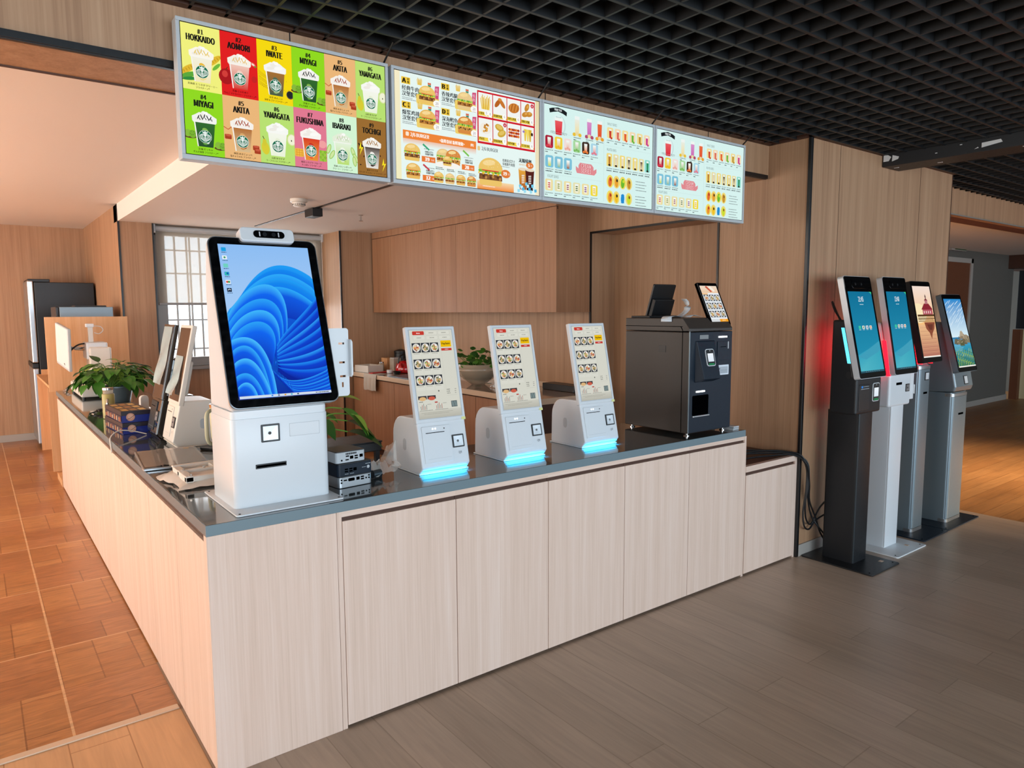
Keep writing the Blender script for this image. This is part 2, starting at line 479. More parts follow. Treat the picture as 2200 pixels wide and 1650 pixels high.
# dropped beam with chipped paint, running from the column towards the room
bm_ = st('trim_3', B(4.365, 4.60, -5.2, -.012, 2.497, 2.66), 'beam_black', .004)
ch = MB()
ch.add([(4.362, -.02, 2.53), (4.362, -.055, 2.53), (4.362, -.07, 2.555), (4.362, -.045, 2.573), (4.362, -.02, 2.57)], [(0, 1, 2, 3, 4)])
ch.add([(4.362, -.075, 2.525), (4.362, -.115, 2.535), (4.362, -.12, 2.55), (4.362, -.078, 2.565)], [(0, 1, 2, 3)])
ch.add([(4.362, -.60, 2.52), (4.362, -.71, 2.535), (4.362, -.70, 2.553), (4.362, -.60, 2.548)], [(0, 1, 2, 3)])
ch.add([(4.362, -.56, 2.517), (4.362, -.585, 2.522), (4.362, -.58, 2.528)], [(0, 1, 2)])
for y, z in ((-.34, 2.53), (-.48, 2.556), (-.95, 2.55), (-1.1, 2.52)): ch.box(4.3615, 4.3645, y - .012, y, z, z + .004)
for x, y in ((4.45, -.05), (4.5, -.3), (4.40, -.8)): ch.box(x, x + .01, y - .03, y, 2.4955, 2.4975)
st('trim_4', ch, 'paint_chip')

# bulkhead over the counter
st('wall_front', B(-6, 3.4876, .272, .58, 2.37, 2.95), 'wall_panel_wood')
st('trim_5', B(-6, 3.47, .262, .272, 2.368, 2.39).box(-6, 3.47, .272, .29, 2.3655, 2.37), 'black_trim')
st('trim_6', B(-6, 3.47, .565, .58, 2.366, 2.371), 'dark_brown')
w = MB()
for x in (.44, 1.66, 2.88): w.box(x - .002, x + .002, .2705, .273, 2.39, 2.95)
st('trim_7', w, 'black_trim')
# ceilings behind the bulkhead
st('ceiling.002', B(-6, .64, .58, 8.2, 2.599, 2.7), 'ceiling_paint')
st('ceiling.003', B(.64, 3.6, .58, 5.7, 2.437, 2.7), 'ceiling_paint')

# column on the right with a niche in its kitchen side
wl = MB()
wl.box(3.4876, 5.49, -.009, .632, 0, 2.95)
wl.box(3.77, 5.49, .632, 1.88, 0, 2.95)
wl.box(3.4876, 3.77, .632, 1.88, 2.178, 2.95)
wl.box(3.4876, 5.49, 1.88, 5.9, 0, 2.95)
st('wall_right', wl, 'wall_panel_wood')
st('trim_8', B(3.478, 3.502, -.019, .002, 0, 2.62), 'black_trim', .003)
tr = MB()
tr.box(3.480, 3.494, .626, .640, 0, 2.186).box(3.480, 3.494, 1.866, 1.882, 0, 2.186).box(3.480, 3.494, .626, 1.882, 2.170, 2.186)
st('trim_9', tr, 'black_trim')
sm = MB()
for x in (3.83, 4.95): sm.box(x - .001, x + .001, -.0105, -.009, .06, 2.571)
sm.box(5.486, 5.492, -.012, .01, 0, 2.571)
st('trim_10', sm, 'dark_brown')
st('baseboard_right', B(3.50, 5.49, -.021, -.009, 0, .075), 'skirting', .002)

# far kitchen wall with the window
st('wall_back', B(.945, 2.74, 5.62, 5.8, 0, .99).box(.945, 2.74, 5.62, 5.8, 2.43, 2.7).box(.64, .945, 5.49, 8.2, 0, 2.7).box(2.74, 3.4876, 5.08, 5.9, 0, 2.7), 'wall_panel_wood')
st('trim_11', B(.635, .652, 5.480, 5.494, 0, 2.6).box(.938, .952, 5.480, 5.494, 0, 2.437).box(2.733, 2.750, 5.070, 5.084, 0, 2.437), 'black_trim')
st('wall_left_back', B(-6, .64, 8.06, 8.2, 0, 2.7), 'wall_panel_wood')
st('baseboard_back', B(-6, .64, 8.045, 8.06, 0, .085), 'skirting', .002)
# left wall with its run of windows (outside the picture, it lets the warm light in)
st('wall_left.001', B(-4.1, -3.95, -8, -2.1, 0, 2.7).box(-4.1, -3.95, -2.1, .55, 0, .45).box(-4.1, -3.95, -2.1, .55, 2.4, 2.7), 'wall_panel_wood')  # unseen stretch added to block cool sky light from the left
st('wall_left', B(-4.1, -3.95, .55, 8.2, 0, .45).box(-4.1, -3.95, .55, 8.2, 2.4, 2.7).box(-4.1, -3.95, .55, .9, .45, 2.4).box(-4.1, -3.95, 7.4, 8.2, .45, 2.4), 'wall_panel_wood')

# window 1: frame, panes, outer security grille, roller blind
wn = T('window_1', 'bright aluminium kitchen window behind a half lowered roller blind', 'window', (.95, 5.62, 0))
wn['kind'] = 'structure'; del wn['category']
fr = MB()
fr.box(0, .12, -.02, .05, .99, 2.43).box(1.70, 1.79, -.02, .05, .99, 2.43).box(0, 1.79, -.02, .05, .99, 1.085).box(0, 1.79, -.02, .05, 2.33, 2.43)
fr.build('window_frame', 'aluminium_frame', wn, .004)
B(.12, 1.70, .015, .02, 1.085, 2.33).build('window_pane', 'glass', wn)
gr = MB()
for x in (.245, .362, .392, .49, .62, .75, .9, 1.05, 1.2, 1.35, 1.5): gr.box(x - .009, x + .009, .14, .158, 1.0, 2.4)
for z in (1.165, 1.473, 1.96, 2.2): gr.box(.1, 1.72, .135, .16, z - .008, z + .008)
gr.build('security_grille', 'aluminium_frame', wn)
st('trim_12', B(.94, 2.74, 5.55, 5.62, .955, .99), 'aluminium_frame', .003)

def blind():
    t = T('roller_blind', 'translucent cream roller blind half lowered over the kitchen window', 'blind', (.95, 5.56, 0))
    m, N, L, b = _nodes('blind_fabric', .8)
    b.inputs['Base Color'].default_value = lin('b8b0a4')
    tb = N.new('ShaderNodeBsdfTranslucent'); tb.inputs[0].default_value = lin('c8c0b2')
    tp = N.new('ShaderNodeBsdfTransparent'); mx = N.new('ShaderNodeMixShader'); m2 = N.new('ShaderNodeMixShader')
    mx.inputs[0].default_value = .25; m2.inputs[0].default_value = .48
    L.new(b.outputs[0], mx.inputs[1]); L.new(tb.outputs[0], mx.inputs[2])
    L.new(mx.outputs[0], m2.inputs[1]); L.new(tp.outputs[0], m2.inputs[2])
    L.new(m2.outputs[0], N['Material Output'].inputs['Surface'])
    B(.03, 1.77, 0, .0015, 1.65, 2.39).build('blind_fabric', 'blind_fabric', t)
    MB().tube([(.03, .0, 2.395), (1.77, 0, 2.395)], .028, 16).build('roller_tube', 'light_grey', t, smooth=True)
    B(.03, 1.77, -.008, .01, 1.628, 1.652).build('bottom_rail', 'aluminium_frame', t, .003)
    for x in (.012, 1.772): B(x, x + .016, -.03, .04, 2.35, 2.436).build('end_bracket', 'white_plastic', t, .002)
    MB().tube([(1.765, -.035, 2.39), (1.765, -.035, 1.35)], .003, 6).build('pull_chain', 'ivory_plastic', t)
blind()

# corridor on the right
st('wall_corridor', B(5.49, 15, .25, .33, 2.36, 2.95), 'wall_panel_wood')
st('trim_13', B(5.49, 15, .24, .252, 2.352, 2.362), 'aluminium_frame')
st('trim_14', B(5.49, 15, .33, .50, 2.36, 2.40), 'door_brown')
st('ceiling.004', B(5.49, 15, .50, 4, 2.42, 2.5), 'ceiling_paint')
st('wall_corridor_back', B(5.49, 13.45, 2.07, 2.2, 0, 2.5), 'corridor_paint')
st('baseboard_corridor', B(5.49, 13.44, 2.05, 2.07, 0, .09), 'skirting', .002)
st('wall_corridor_end', B(14.8, 15, -8, 4, 0, 2.95), 'corridor_paint')
st('trim_15', B(13.2, 14.8, 1.55, 2.3, 2.2, 2.42), 'dark_brown')
dr = T('door_1', 'brown corridor door in a pale frame under the green exit sign', 'door', (11.2, 2.07, 0)); dr['kind'] = 'structure'; del dr['category']
B(-.44, .40, -.012, .0, 0, 2.23).build('door_leaf', 'door_brown', dr, .002)
B(-.52, -.44, -.03, .0, 0, 2.30).box(.40, .48, -.03, 0, 0, 2.30).box(-.52, .48, -.03, 0, 2.23, 2.30).build('door_frame', 'skirting', dr, .003)
MB().tube([(.31, -.05, 1.02), (.2, -.05, 1.02)], .01, 8).tube([(.31, -.01, 1.02), (.31, -.05, 1.02)], .012, 8).build('door_handle', 'silver', dr)
# ------------------------------------------------------------------ service counter
def cabinet(label, a, b, side, group):
    """one counter unit; a..b runs along the counter, side 'front' faces the room, side 'left' faces the aisle"""
    t = T('counter_cabinet', label, 'cabinet', ((a, 0, 0) if side == 'front' else (0, b, 0)), 0 if side == 'front' else -90, group)
    w = b - a
    body = MB().box(.001, w - .001, .03, .56 if side == 'front' else .44, .02, .833)
    body.build('body', 'dark_brown', t)
    if side == 'front':
        B(0, w, .004, .03, .812, .833).build('rail', 'counter_laminate_flat', t)
        B(.0015, w - .0015, 0, .02, .012, .797).build('door', 'counter_laminate', t, bevel=.0012)
        B(.001, w - .001, .012, .03, .70, .812).build('finger_gap', 'dark_brown', t)
    else:
        B(.002, w - .002, .004, .024, .012, .805).build('door', 'counter_laminate', t, bevel=.0012)
        B(.001, w - .001, .014, .03, .70, .832).build('finger_gap', 'dark_brown', t)
    return t
_ord = ['first', 'second', 'third', 'fourth', 'last']
for i in range(5):
    x0 = .467 + .4915 * i
    cabinet('%s of five pale wood cabinets along the counter front, counted from the corner panel' % _ord[i], x0, x0 + .4915, 'front', 'cabinets along the front of the counter')
for (a, b), l in zip(((.032, .468), (.468, .975), (.975, 2.305), (2.305, 3.45), (3.45, 4.6), (4.6, 4.99)), (
        'narrow pale wood cabinet on the aisle side, next to the counter corner',
        'narrow pale wood cabinet on the aisle side, second back from the counter corner',
        'widest pale wood cabinet on the aisle side, below the two leaning kiosks',
        'wide pale wood cabinet on the aisle side below the blue box and green mug',
        'wide pale wood cabinet on the aisle side, below the potted pothos',
        'narrow pale wood cabinet ending the aisle side, below the label scale')):
    cabinet(l, a, b, 'left', 'cabinets along the aisle side of the counter')
cp = T('corner_panel', 'full height pale wood panel closing the front corner of the counter', 'panel', (0, 0, 0))
B(0, .446, 0, .018, 0, .833).build('panel_board', 'counter_laminate', cp, bevel=.001)
B(.4475, .4665, .001, .03, 0, .833).build('filler_strip', 'counter_laminate', cp, bevel=.001)
B(.0, .018, .018, .031, 0, .833).build('side_edge', 'counter_laminate', cp)
ep = tag(B(2.925, 2.943, .002, .60, 0, .833).build('counter_end_panel', 'counter_laminate', bevel=.001), 'pale wood end panel between the tall counter and the lower cabinet', 'panel')

wt = T('worktop', 'dark polished stone worktop running round the corner of the counter', 'worktop', (0, 0, .833))
MB().prism([(0.004, .004), (2.9266, .004), (2.9266, .62), (.62, .62), (.62, 4.996), (.004, 4.996)], 'z', .0005, .037).build('stone_slab', 'worktop_stone', wt, bevel=.0015)
MB().box(0, 2.9306, 0, .004, 0, .0367).box(0, .004, .004, 5.0, 0, .0367).box(2.9266, 2.9306, .004, .62, 0, .0367).build('edge_band', 'worktop_edge', wt, bevel=.001)

lc = T('low_cabinet', 'low pale wood cabinet with brown top between the counter and the column', 'cabinet', (2.944, 0, 0))
B(.0, .53, .03, .60, .02, .63).build('body', 'counter_laminate', lc)
B(.003, .515, .0, .02, .012, .60).build('door', 'counter_laminate', lc, bevel=.0012)
B(.0, .535, .0, .03, .618, .652).build('front_rail', 'counter_laminate_flat', lc, bevel=.001)
B(.516, .535, .0, .03, 0, .618).build('side_strip', 'counter_laminate', lc, bevel=.001)
B(.0, .535, .03, .60, .63, .651).build('top', 'dark_shelf_top', lc)
B(.001, .515, .012, .03, .52, .618).build('finger_gap', 'dark_brown', lc)

# far end of the aisle: raised board, open desk, fridge, oven
pb = T('partition_board', 'upright pale wood board screening the far end of the counter', 'board', (0, 5.03, 0))
B(-.045, .60, 0, .025, .86, 1.519).build('board', 'shelf_wood', pb, bevel=.001)
B(-.03, .60, .40, .425, .07, .86).build('end_panel', 'shelf_wood', pb)
B(.0, .60, -.02, .42, 0, .06).build('plinth', 'shelf_wood', pb)
dk = T('side_desk', 'open pale wood desk standing beyond the partition board', 'desk', (0, 5.56, 0))
B(-.005, .60, 0, 1.66, .84, .865).build('top', 'shelf_wood', dk, bevel=.001)
B(-.003, .60, 1.62, 1.645, 0, .84).build('end_panel', 'shelf_wood', dk)
B(.30, .325, .0, 1.62, 0, .84).build('back_panel', 'shelf_wood', dk)
B(.04, .10, 1.55, 1.62, .865, .92).build('upstand', 'shelf_wood', dk)
fg = T('refrigerator', 'tall fridge with black side and silver doors in the far corner', 'fridge', (.0, 7.25, 0))
B(.035, .62, 0, .70, .03, 1.90).build('cabinet', 'black_plastic', fg, bevel=.006)
B(-.03, .03, 0, .70, .99, 1.915).build('upper_door', 'silver', fg, bevel=.012)
B(-.03, .03, 0, .70, .06, .93).build('lower_door', 'silver', fg, bevel=.012)
B(-.035, .03, .002, .698, .93, .985).build('door_gap', 'black_plastic', fg, bevel=.006)
B(-.02, .19, .02, .68, 1.90, 1.935).build('hinge_cover', 'black_plastic', fg, bevel=.006)
for x in (.06, .56):
    MB().lathe([(.02, 0), (.02, .03)], (x, .05), 12).build('foot', 'black_plastic', fg)
ov = T('steel_cabinet', 'blue grey steel cabinet behind the partition board', 'appliance', (.09, 5.60, 0))
B(.03, .48, 0, .50, .866, 1.611).build('case', 'grey_metal', ov, bevel=.004)
B(0, .027, 0, .50, .866, 1.611).build('door', 'black_plastic', ov, bevel=.006)
B(.17, .44, .12, .40, 1.611, 1.626).build('top_tray', 'black_plastic', ov, bevel=.004)

# ------------------------------------------------------------------ kitchen run
XK, YK0, YK1, ZK = 2.82, 1.76, 5.075, .88
ks = [1.78, 2.30, 2.62, 3.35, 4.10, 5.06]
kl = ['near the open end of the kitchen worktop', 'with a narrow door under the glass plant bowl', 'behind the second kiosk', 'under the red kettle', 'under the grey towel']
for i in range(5):
    t = T('base_cabinet', 'brown wood kitchen base cabinet ' + kl[i], 'cabinet', (XK + .03, ks[i + 1], 0), -90, 'base cabinets in the kitchen')
    w = ks[i + 1] - ks[i]
    B(.001, w - .001, .022, .62, .08, .838).build('body', 'dark_brown', t)
    B(.003, w - .003, 0, .02, .085, .82).build('door', 'cabinet_wood', t, bevel=.0015)
    B(.001, w - .001, .05, .60, 0, .08).build('plinth', 'dark_brown', t)
kt = T('kitchen_worktop', 'speckled brown kitchen worktop with cream edge along the wall', 'worktop', (XK, YK0, .84))
B(.012, .66, .012, YK1 - YK0, 0, .04).build('slab', 'back_worktop_stone', kt)
B(0, .012, 0, YK1 - YK0, -.005, .0402).box(.012, .66, 0, .012, -.005, .0402).build('edge_band', 'beige_edge', kt, bevel=.002)
B(.645, .66, .012, YK1 - YK0, .04, .085).box(.012, .645, YK1 - YK0 - .015, YK1 - YK0, .04, .085).build('upstand', 'beige_edge', kt, bevel=.002)
us = [1.876, 2.403, 2.911, 3.318, 3.769, 4.613, 5.06]
ul = ['nearest the niche', 'second from the niche', 'third from the niche', 'fourth from the niche', 'wide, second from the far pillar', 'narrow, against the far pillar']
for i in range(6):
    t = T('wall_cabinet', 'brown wood wall cabinet over the kitchen worktop, ' + ul[i], 'cabinet', (3.12, us[i + 1], 1.54), -90, 'wall cabinets in the kitchen')
    w = us[i + 1] - us[i]
    B(.0005, w - .0005, .021, .3675, 0, .89).build('body', 'cabinet_wood', t)
    B(.0012, w - .0012, 0, .02, 0, .82).build('door', 'cabinet_wood', t, bevel=.001)
    B(0, w, 0, .021, .826, .894).build('top_filler', 'cabinet_wood', t)
    B(.001, w - .001, .01, .02, .80, .83).build('finger_gap', 'dark_brown', t)
# ------------------------------------------------------------------ menu displays over the counter
XS = [.032, .808, 1.572, 2.338]
WS, HS, ZS = .7625, .449, 2.062
def display(i, label):
    t = T('menu_display', label, 'screen', (XS[i], .19, ZS), 0, 'menu displays hanging over the counter')
    w = WS if i != 3 else .785
    B(0, w, .004, .052, 0, HS).build('housing', 'light_grey', t, bevel=.004)
    fr = MB()
    fr.box(0, w, -.002, .006, 0, .016).box(0, w, -.002, .006, HS - .012, HS).box(0, .012, -.002, .006, .016, HS - .012).box(w - .012, w, -.002, .006, .016, HS - .012)
    fr.build('frame', 'light_grey', t, bevel=.0015)
    B(.012, w - .012, .002, .006, .016, HS - .012).build('border', 'black_gloss', t)
    for x in (.12, w - .12):
        B(x - .02, x + .02, .052, .082, .10, .34).build('wall_bracket', 'black_trim', t)
    MB().tube([(w - .012, .03, HS - .01), (w - .006, -.06, HS + .062)], .004, 6).build('hanging_wire', 'black_trim', t)
    M = Matrix(((1, 0, 0), (0, 0, -1), (0, 1, 0))).to_4x4(); M.translation = (.0145, .0018, .0185)
    return t, Art(M, clip=(w - .029, HS - .033)), w - .029, HS - .033

GREEN = '0a6b48'
def badge(a, x, y, r):
    a.ell(x, y, r, r, 'f4f8f4', 24); a.ell(x, y, r * .95, r * .95, GREEN, 24)
    # crown, face and flowing hair in white
    a.poly([(x - r * .34, y + r * .52), (x - r * .42, y + r * .80), (x - r * .16, y + r * .68), (x, y + r * .90), (x + r * .16, y + r * .68), (x + r * .42, y + r * .80), (x + r * .34, y + r * .52)], 'eef6f0')
    a.ell(x, y + r * .25, r * .21, r * .28, 'eef6f0', 12)
    for s in (-1, 1):
        for k in range(4):
            q = .26 + .16 * k
            a.line([(x + s * r * q * .8, y + r * (.48 - .06 * k)), (x + s * r * (q + .12), y + r * .05), (x + s * r * q, y - r * .35), (x + s * r * (q * .55 + .03), y - r * (.78 - .08 * k))], r * .07, 'eef6f0')
    a.poly([(x - r * .16, y - r * .08), (x + r * .16, y - r * .08), (x + r * .10, y - r * .82), (x - r * .10, y - r * .82)], 'eef6f0')
    a.line([(x, y - r * .1), (x, y - r * .8)], r * .05, GREEN)
    a.ell(x - r * .08, y + r * .28, r * .03, r * .03, GREEN, 6); a.ell(x + r * .08, y + r * .28, r * .03, r * .03, GREEN, 6)

def cup(a, x, y, s, body, low, cream, blobs, drizzle=None):
    """clear cup with whipped top; s = height of the cup body"""
    wt_, wb = .42 * s, .31 * s
    a.poly([(x - wb, y), (x + wb, y), (x + wt_, y + s), (x - wt_, y + s)], [low, low, body, body])
    for i, c in enumerate(blobs):
        q = i * 2.4
        a.ell(x + .17 * s * math.cos(q) * (1 if i else 0), y + s * (.15 + .7 * ((i * .37) % 1)), s * .10, s * (.07 + .03 * (i % 3)), c, 10, 30 * i)
    a.poly([(x - wb, y), (x - wb + .04 * s, y), (x - wt_ + .05 * s, y + s), (x - wt_, y + s)], 'f6f4ee')
    a.poly([(x - wt_ * 1.08, y + s * .97), (x + wt_ * 1.08, y + s * .97), (x + wt_ * 1.0, y + s * 1.04), (x - wt_ * 1.0, y + s * 1.04)], 'f7f6f2')
    cl = [(x - wt_ * 1.12, y + s * 1.0)]
    for k in range(9):
        q = math.pi * (1 - k / 8); b_ = 1 + .10 * (k % 2)
        cl.append((x + wt_ * 1.15 * b_ * math.cos(q), y + s * 1.03 + s * .34 * b_ * math.sin(q) ** .8))
    cl.append((x + wt_ * 1.12, y + s * 1.0))
    a.poly(cl, cream)
    a.ell(x - .02 * s, y + s * 1.36, .10 * s, .09 * s, cream, 10)
    for k, (dx, dy, ww) in enumerate(((-.18, 1.13, .2), (.15, 1.17, .2), (-.06, 1.28, .16), (.06, 1.36, .1))):
        a.ell(x + dx * s, y + dy * s, ww * s, .07 * s, ('eeeae2', 'fbfaf6')[k % 2], 12, 12)
    if drizzle:
        for k in range(5):
            dx = (-.24 + .12 * k) * s
            a.ell(x + dx, y + s * (1.24 - abs(dx / s) * .25), .022 * s, .10 * s, drizzle, 10, (-25, 20, -15, 25, -20)[k]); a.ell(x + dx + .05 * s, y + s * (1.14 - abs(dx / s) * .1), .018 * s, .06 * s, drizzle, 8, (30, -20, 25, -30, 15)[k])
    badge(a, x, y + s * .42, s * .26)

DR = {
 'hokkaido': ('#1', 'HOKKAIDO', 'f0f07c', ('f3efdc', 'f2e6b8', 'fbf6e6', ['eed98a', 'f6e9b8', 'e8b93a', 'f3d98a'], 'e8c860'), ('北海道 とうきび クリーミー', 'フラペチーノ®')),
 'aomori': ('#2', 'AOMORI', 'e01818', ('f0c8b8', 'd4362c', 'f6f0e4', ['e05a48', 'c8281e', 'f0d0c0', 'd83a30'], 'e8c070'), ('青森 じゃわめく', 'りんご ストロベリー フラペチーノ®')),
 'iwate': ('#3', 'IWATE', 'f5d800', ('a8702c', '3f5a44', 'f4f4f2', ['8fb070', '6d9a66', '4c6a52', 'a9c48a', '35473c'], None), ('岩手 めんこい', '抹茶 & ゴマ フラペチーノ®')),
 'miyagi': ('#4', 'MIYAGI', '8fd818', ('2f6a28', '1f4a26', 'f2f2ee', ['5a9a3a', '1c3f1e', '7db04a', 'cfe0c8', '16351c'], '22262a'), ('宮城 だっちゃ', 'ずんだ抹茶 フラペチーノ®')),
 'akita': ('#5', 'AKITA', 'eab678', ('b06a2a', 'd9b98a', 'f6f0e8', ['c98a4a', '8a4a1c', 'd8a868', 'a85e22'], 'a8401c'), ('秋田 あまじょっぺ', '塩キャラメル フラペチーノ®')),
 'yamagata': ('#6', 'YAMAGATA', 'b8e070', ('f4f6ea', 'e9f2d8', 'f6f8f2', ['eef4e0', 'f8faf2', 'e6eed4'], None), ('山形 好きだず', 'ラ・フランス フラペチーノ®')),
 'fukushima': ('#7', 'FUKUSHIMA', 'e07890', ('d8301c', 'e89030', 'f8f4ee', ['e8581c', 'f0a83a', 'c82818', 'f2b850'], None), ('福島 いろどり フルーツ', 'たっぱい フラペチーノ®')),
 'ibaraki': ('#8', 'IBARAKI', 'd2f4d2', ('e4f2dc', 'b8dc6a', 'e2eed6', ['d2e8b8', 'c6e49a', 'eef6e6', 'a8d050'], 'c2d6ae'), ('茨城 メロン いがっぺ', 'クリーミー フラペチーノ®')),
 'tochigi': ('#9', 'TOCHIGI', '9a6a2c', ('3a2418', 'e8e2da', 'f4efe6', ['2a1810', '4a3020', 'f0ece6', '3c281a'], 'a8742c'), ('栃木 らいさま', 'バチバチ チョコレート フラペチーノ®')),
}
def side_fruit(a, k, x0, x1, yb, s):
    w = x1 - x0
    if k == 'hokkaido':
        for sx, ang, px in ((1, 40, x0 + w * .82), (1, 35, x0 + w * .14)):
            a.ell(px, yb + s * (.95 if px > x0 + w / 2 else .45), s * .38, s * .12, 'e2b82c', 16, ang)
            for i in range(6): a.ell(px + (i - 2.5) * s * .10, yb + s * (.95 if px > x0 + w / 2 else .45) + (i - 2.5) * s * .07, s * .025, s * .07, 'c49a1c', 6, ang)
        a.ell(x0 + w * .16, yb + s * .22, s * .36, s * .10, '5aa838', 16, 20); a.ell(x0 + w * .20, yb + s * .08, s * .34, s * .07, '2f8a3a', 16, 10); a.ell(x0 + w * .88, yb + s * .72, s * .22, s * .07, '6fb83a', 14, 45)
    elif k == 'aomori':
        a.ell(x0 + w * .13, yb + s * .42, s * .30, s * .32, 'a80e14', 18); a.ell(x0 + w * .10, yb + s * .52, s * .12, s * .14, 'd23a34', 12); a.line([(x0 + w * .13, yb + s * .7), (x0 + w * .18, yb + s * .82)], s * .03, '5a3010')
        a.ell(x0 + w * .9, yb + s * .50, s * .12, s * .14, 'c81c1c', 14); a.ell(x0 + w * .88, yb + s * 1.12, s * .13, s * .07, 'e86a5a', 12, -30); a.ell(x0 + w * .88, yb + s * 1.12, s * .07, s * .035, 'f6e6dc', 10, -30); a.ell(x0 + w * .94, yb + s * 1.04, s * .05, s * .03, '4a9a2a', 8)
    elif k == 'iwate':
        for i in range(9): a.line([(x0 + w * .02, yb + s * (.95 - .07 * i)), (x0 + w * (.25 + .04 * (i % 3)), yb + s * (.75 - .07 * i))], s * .012, 'a87808')
        for i in range(22): a.ell(x0 + w * (.06 + .9 * ((i * .37) % 1)), yb + s * (.7 - .5 * ((i * .61) % 1)), s * .018, s * .01, ('2a2010', '8a6a10')[i % 2], 6, 40 * i)
        a.ell(x0 + w * .92, yb + s * .12, s * .17, s * .18, '5a4a3a', 16); a.ell(x0 + w * .92, yb + s * .13, s * .14, s * .15, '1c2226', 16)
    elif k == 'miyagi':
        for px, py in ((.12, .48), (.90, .12)):
            a.ell(x0 + w * px, yb + s * (py - .12), s * .26, s * .08, '5a3a1c', 16); a.ell(x0 + w * (px - .06), yb + s * py, s * .14, s * .15, '86b838', 14); a.ell(x0 + w * (px + .06), yb + s * (py - .02), s * .15, s * .16, '78b02a', 14)
            for i in range(6): a.ell(x0 + w * (px + .06) + s * .09 * math.cos(i), yb + s * (py + .08 * math.sin(i * 2)), s * .025, s * .025, '5f9420', 6)
    elif k == 'akita':
        for px, py in ((.12, .55), (.88, .22), (.92, .08)):
            a.rrect(x0 + w * px - s * .15, yb + s * (py - .10), x0 + w * px + s * .13, yb + s * (py + .10), s * .04, 'a83a18'); a.ell(x0 + w * px, yb + s * (py + .06), s * .12, s * .05, 'c8583a', 10)
        a.line([(x0 + w * .0, yb + s * .95), (x0 + w * .12, yb + s * .85), (x0 + w * .22, yb + s * .98)], s * .04, 'c8683a')
    elif k == 'yamagata':
        a.ell(x0 + w * .14, yb + s * .28, s * .17, s * .28, 'd8cc30', 16, 8); a.ell(x0 + w * .12, yb + s * .52, s * .09, s * .16, 'd2c832', 12); a.line([(x0 + w * .11, yb + s * .66), (x0 + w * .07, yb + s * .78)], s * .03, '4a3a10')
        a.ell(x0 + w * .92, yb + s * .78, s * .22, s * .26, 'd6e09a', 16); a.ell(x0 + w * .92, yb + s * .78, s * .18, s * .22, 'f0f2d4', 16); a.ell(x0 + w * .91, yb + s * .74, s * .025, s * .04, '2a2010', 8)
    elif k == 'fukushima':
        a.rrect(x0 + w * .0, yb + s * .10, x0 + w * .28, yb + s * .46, s * .08, 'f0b840')
        for i in range(3): a.line([(x0 + w * .02, yb + s * (.18 + .1 * i)), (x0 + w * .26, yb + s * (.18 + .1 * i))], s * .02, 'd8902a'); a.line([(x0 + w * (.06 + .08 * i), yb + s * .12), (x0 + w * (.06 + .08 * i), yb + s * .44)], s * .02, 'd8902a')
        for i in range(12): a.ell(x0 + w * (.80 + .07 * (i % 3)), yb + s * (.08 + .12 * (i // 3)), s * .075, s * .075, ('9ac83a', '86b82e')[i % 2], 10)
        a.ell(x0 + w * .86, yb + s * .78, s * .2, s * .17, 'f0a0a0', 14)
    elif k == 'ibaraki':
        for px, py, an in ((.06, .62, 70), (.16, .38, 60), (.86, .62, 110), (.94, .36, 120), (.90, .2, 100)):
            a.ell(x0 + w * px, yb + s * py, s * .24, s * .10, '9ac85a', 14, an); a.ell(x0 + w * px, yb + s * py, s * .20, s * .065, 'cfe6a0', 14, an)
    elif k == 'tochigi':
        a.poly([(x0 + w * .02, yb + s * 1.1), (x0 + w * .22, yb + s * 1.02), (x0 + w * .26, yb + s * .86), (x0 + w * .08, yb + s * .92)], '2c1a10')
        for bx, by, q in ((.06, .62, 1), (.84, -.02, 1)):
            a.poly([(x0 + w * (bx + .06), yb + s * (by + .55)), (x0 + w * bx, yb + s * (by + .2)), (x0 + w * (bx + .07), yb + s * (by + .24)), (x0 + w * (bx + .01), yb + s * (by - .1)), (x0 + w * (bx + .15), yb + s * (by + .32)), (x0 + w * (bx + .08), yb + s * (by + .29))], 'f2dc1c')
        for i in range(7): a.ell(x0 + w * (.1 + .8 * ((i * .43) % 1)), yb + s * (.1 + .9 * ((i * .29) % 1)), s * .05, s * .03, '3a2010', 8, 50 * i)

def menu_drinks():
    t, a, w, h = display(0, 'menu display with twelve coloured tiles of whipped iced drinks')
    cols = [0, .1925, .374, .546, .704, .857, 1]
    rows = [['hokkaido', 'aomori', 'iwate', 'miyagi', 'akita', 'yamagata'], ['miyagi', 'akita', 'yamagata', 'fukushima', 'ibaraki', 'tochigi']]
    cols = [k / 6 for k in range(7)]
    for r in (0, 1):
        for c in range(6):
            k = rows[r][c]; no, nm, bg, cp_, cap = DR[k]
            x0, x1 = cols[c] * w, cols[c + 1] * w; y1 = h * (1 - .5 * r); y0 = y1 - h / 2
            a.rect(x0, y0, x1, y1, bg); xc = (x0 + x1) / 2; s = .080
            side_fruit(a, k, x0, x1, y0 + .028, s)
            cup(a, xc, y0 + .0275, s, *cp_)
            a.text(no, xc, y1 - .027, .0150, '14140f', sx=.85, bold=.02)
            a.text(nm, xc, y1 - .052, .0205, '14140f', sx=.64 if len(nm) > 7 else .70, bold=.028)
            dk = '3a2a12' if k != 'aomori' else '3c0606'
            a.text(cap[0], xc, y0 + .0165, .0060, dk, bold=.01); a.text(cap[1], xc, y0 + .0065, .0060, dk, sx=.9, bold=.01)
    a.build('screen', 'menu_picture', t)

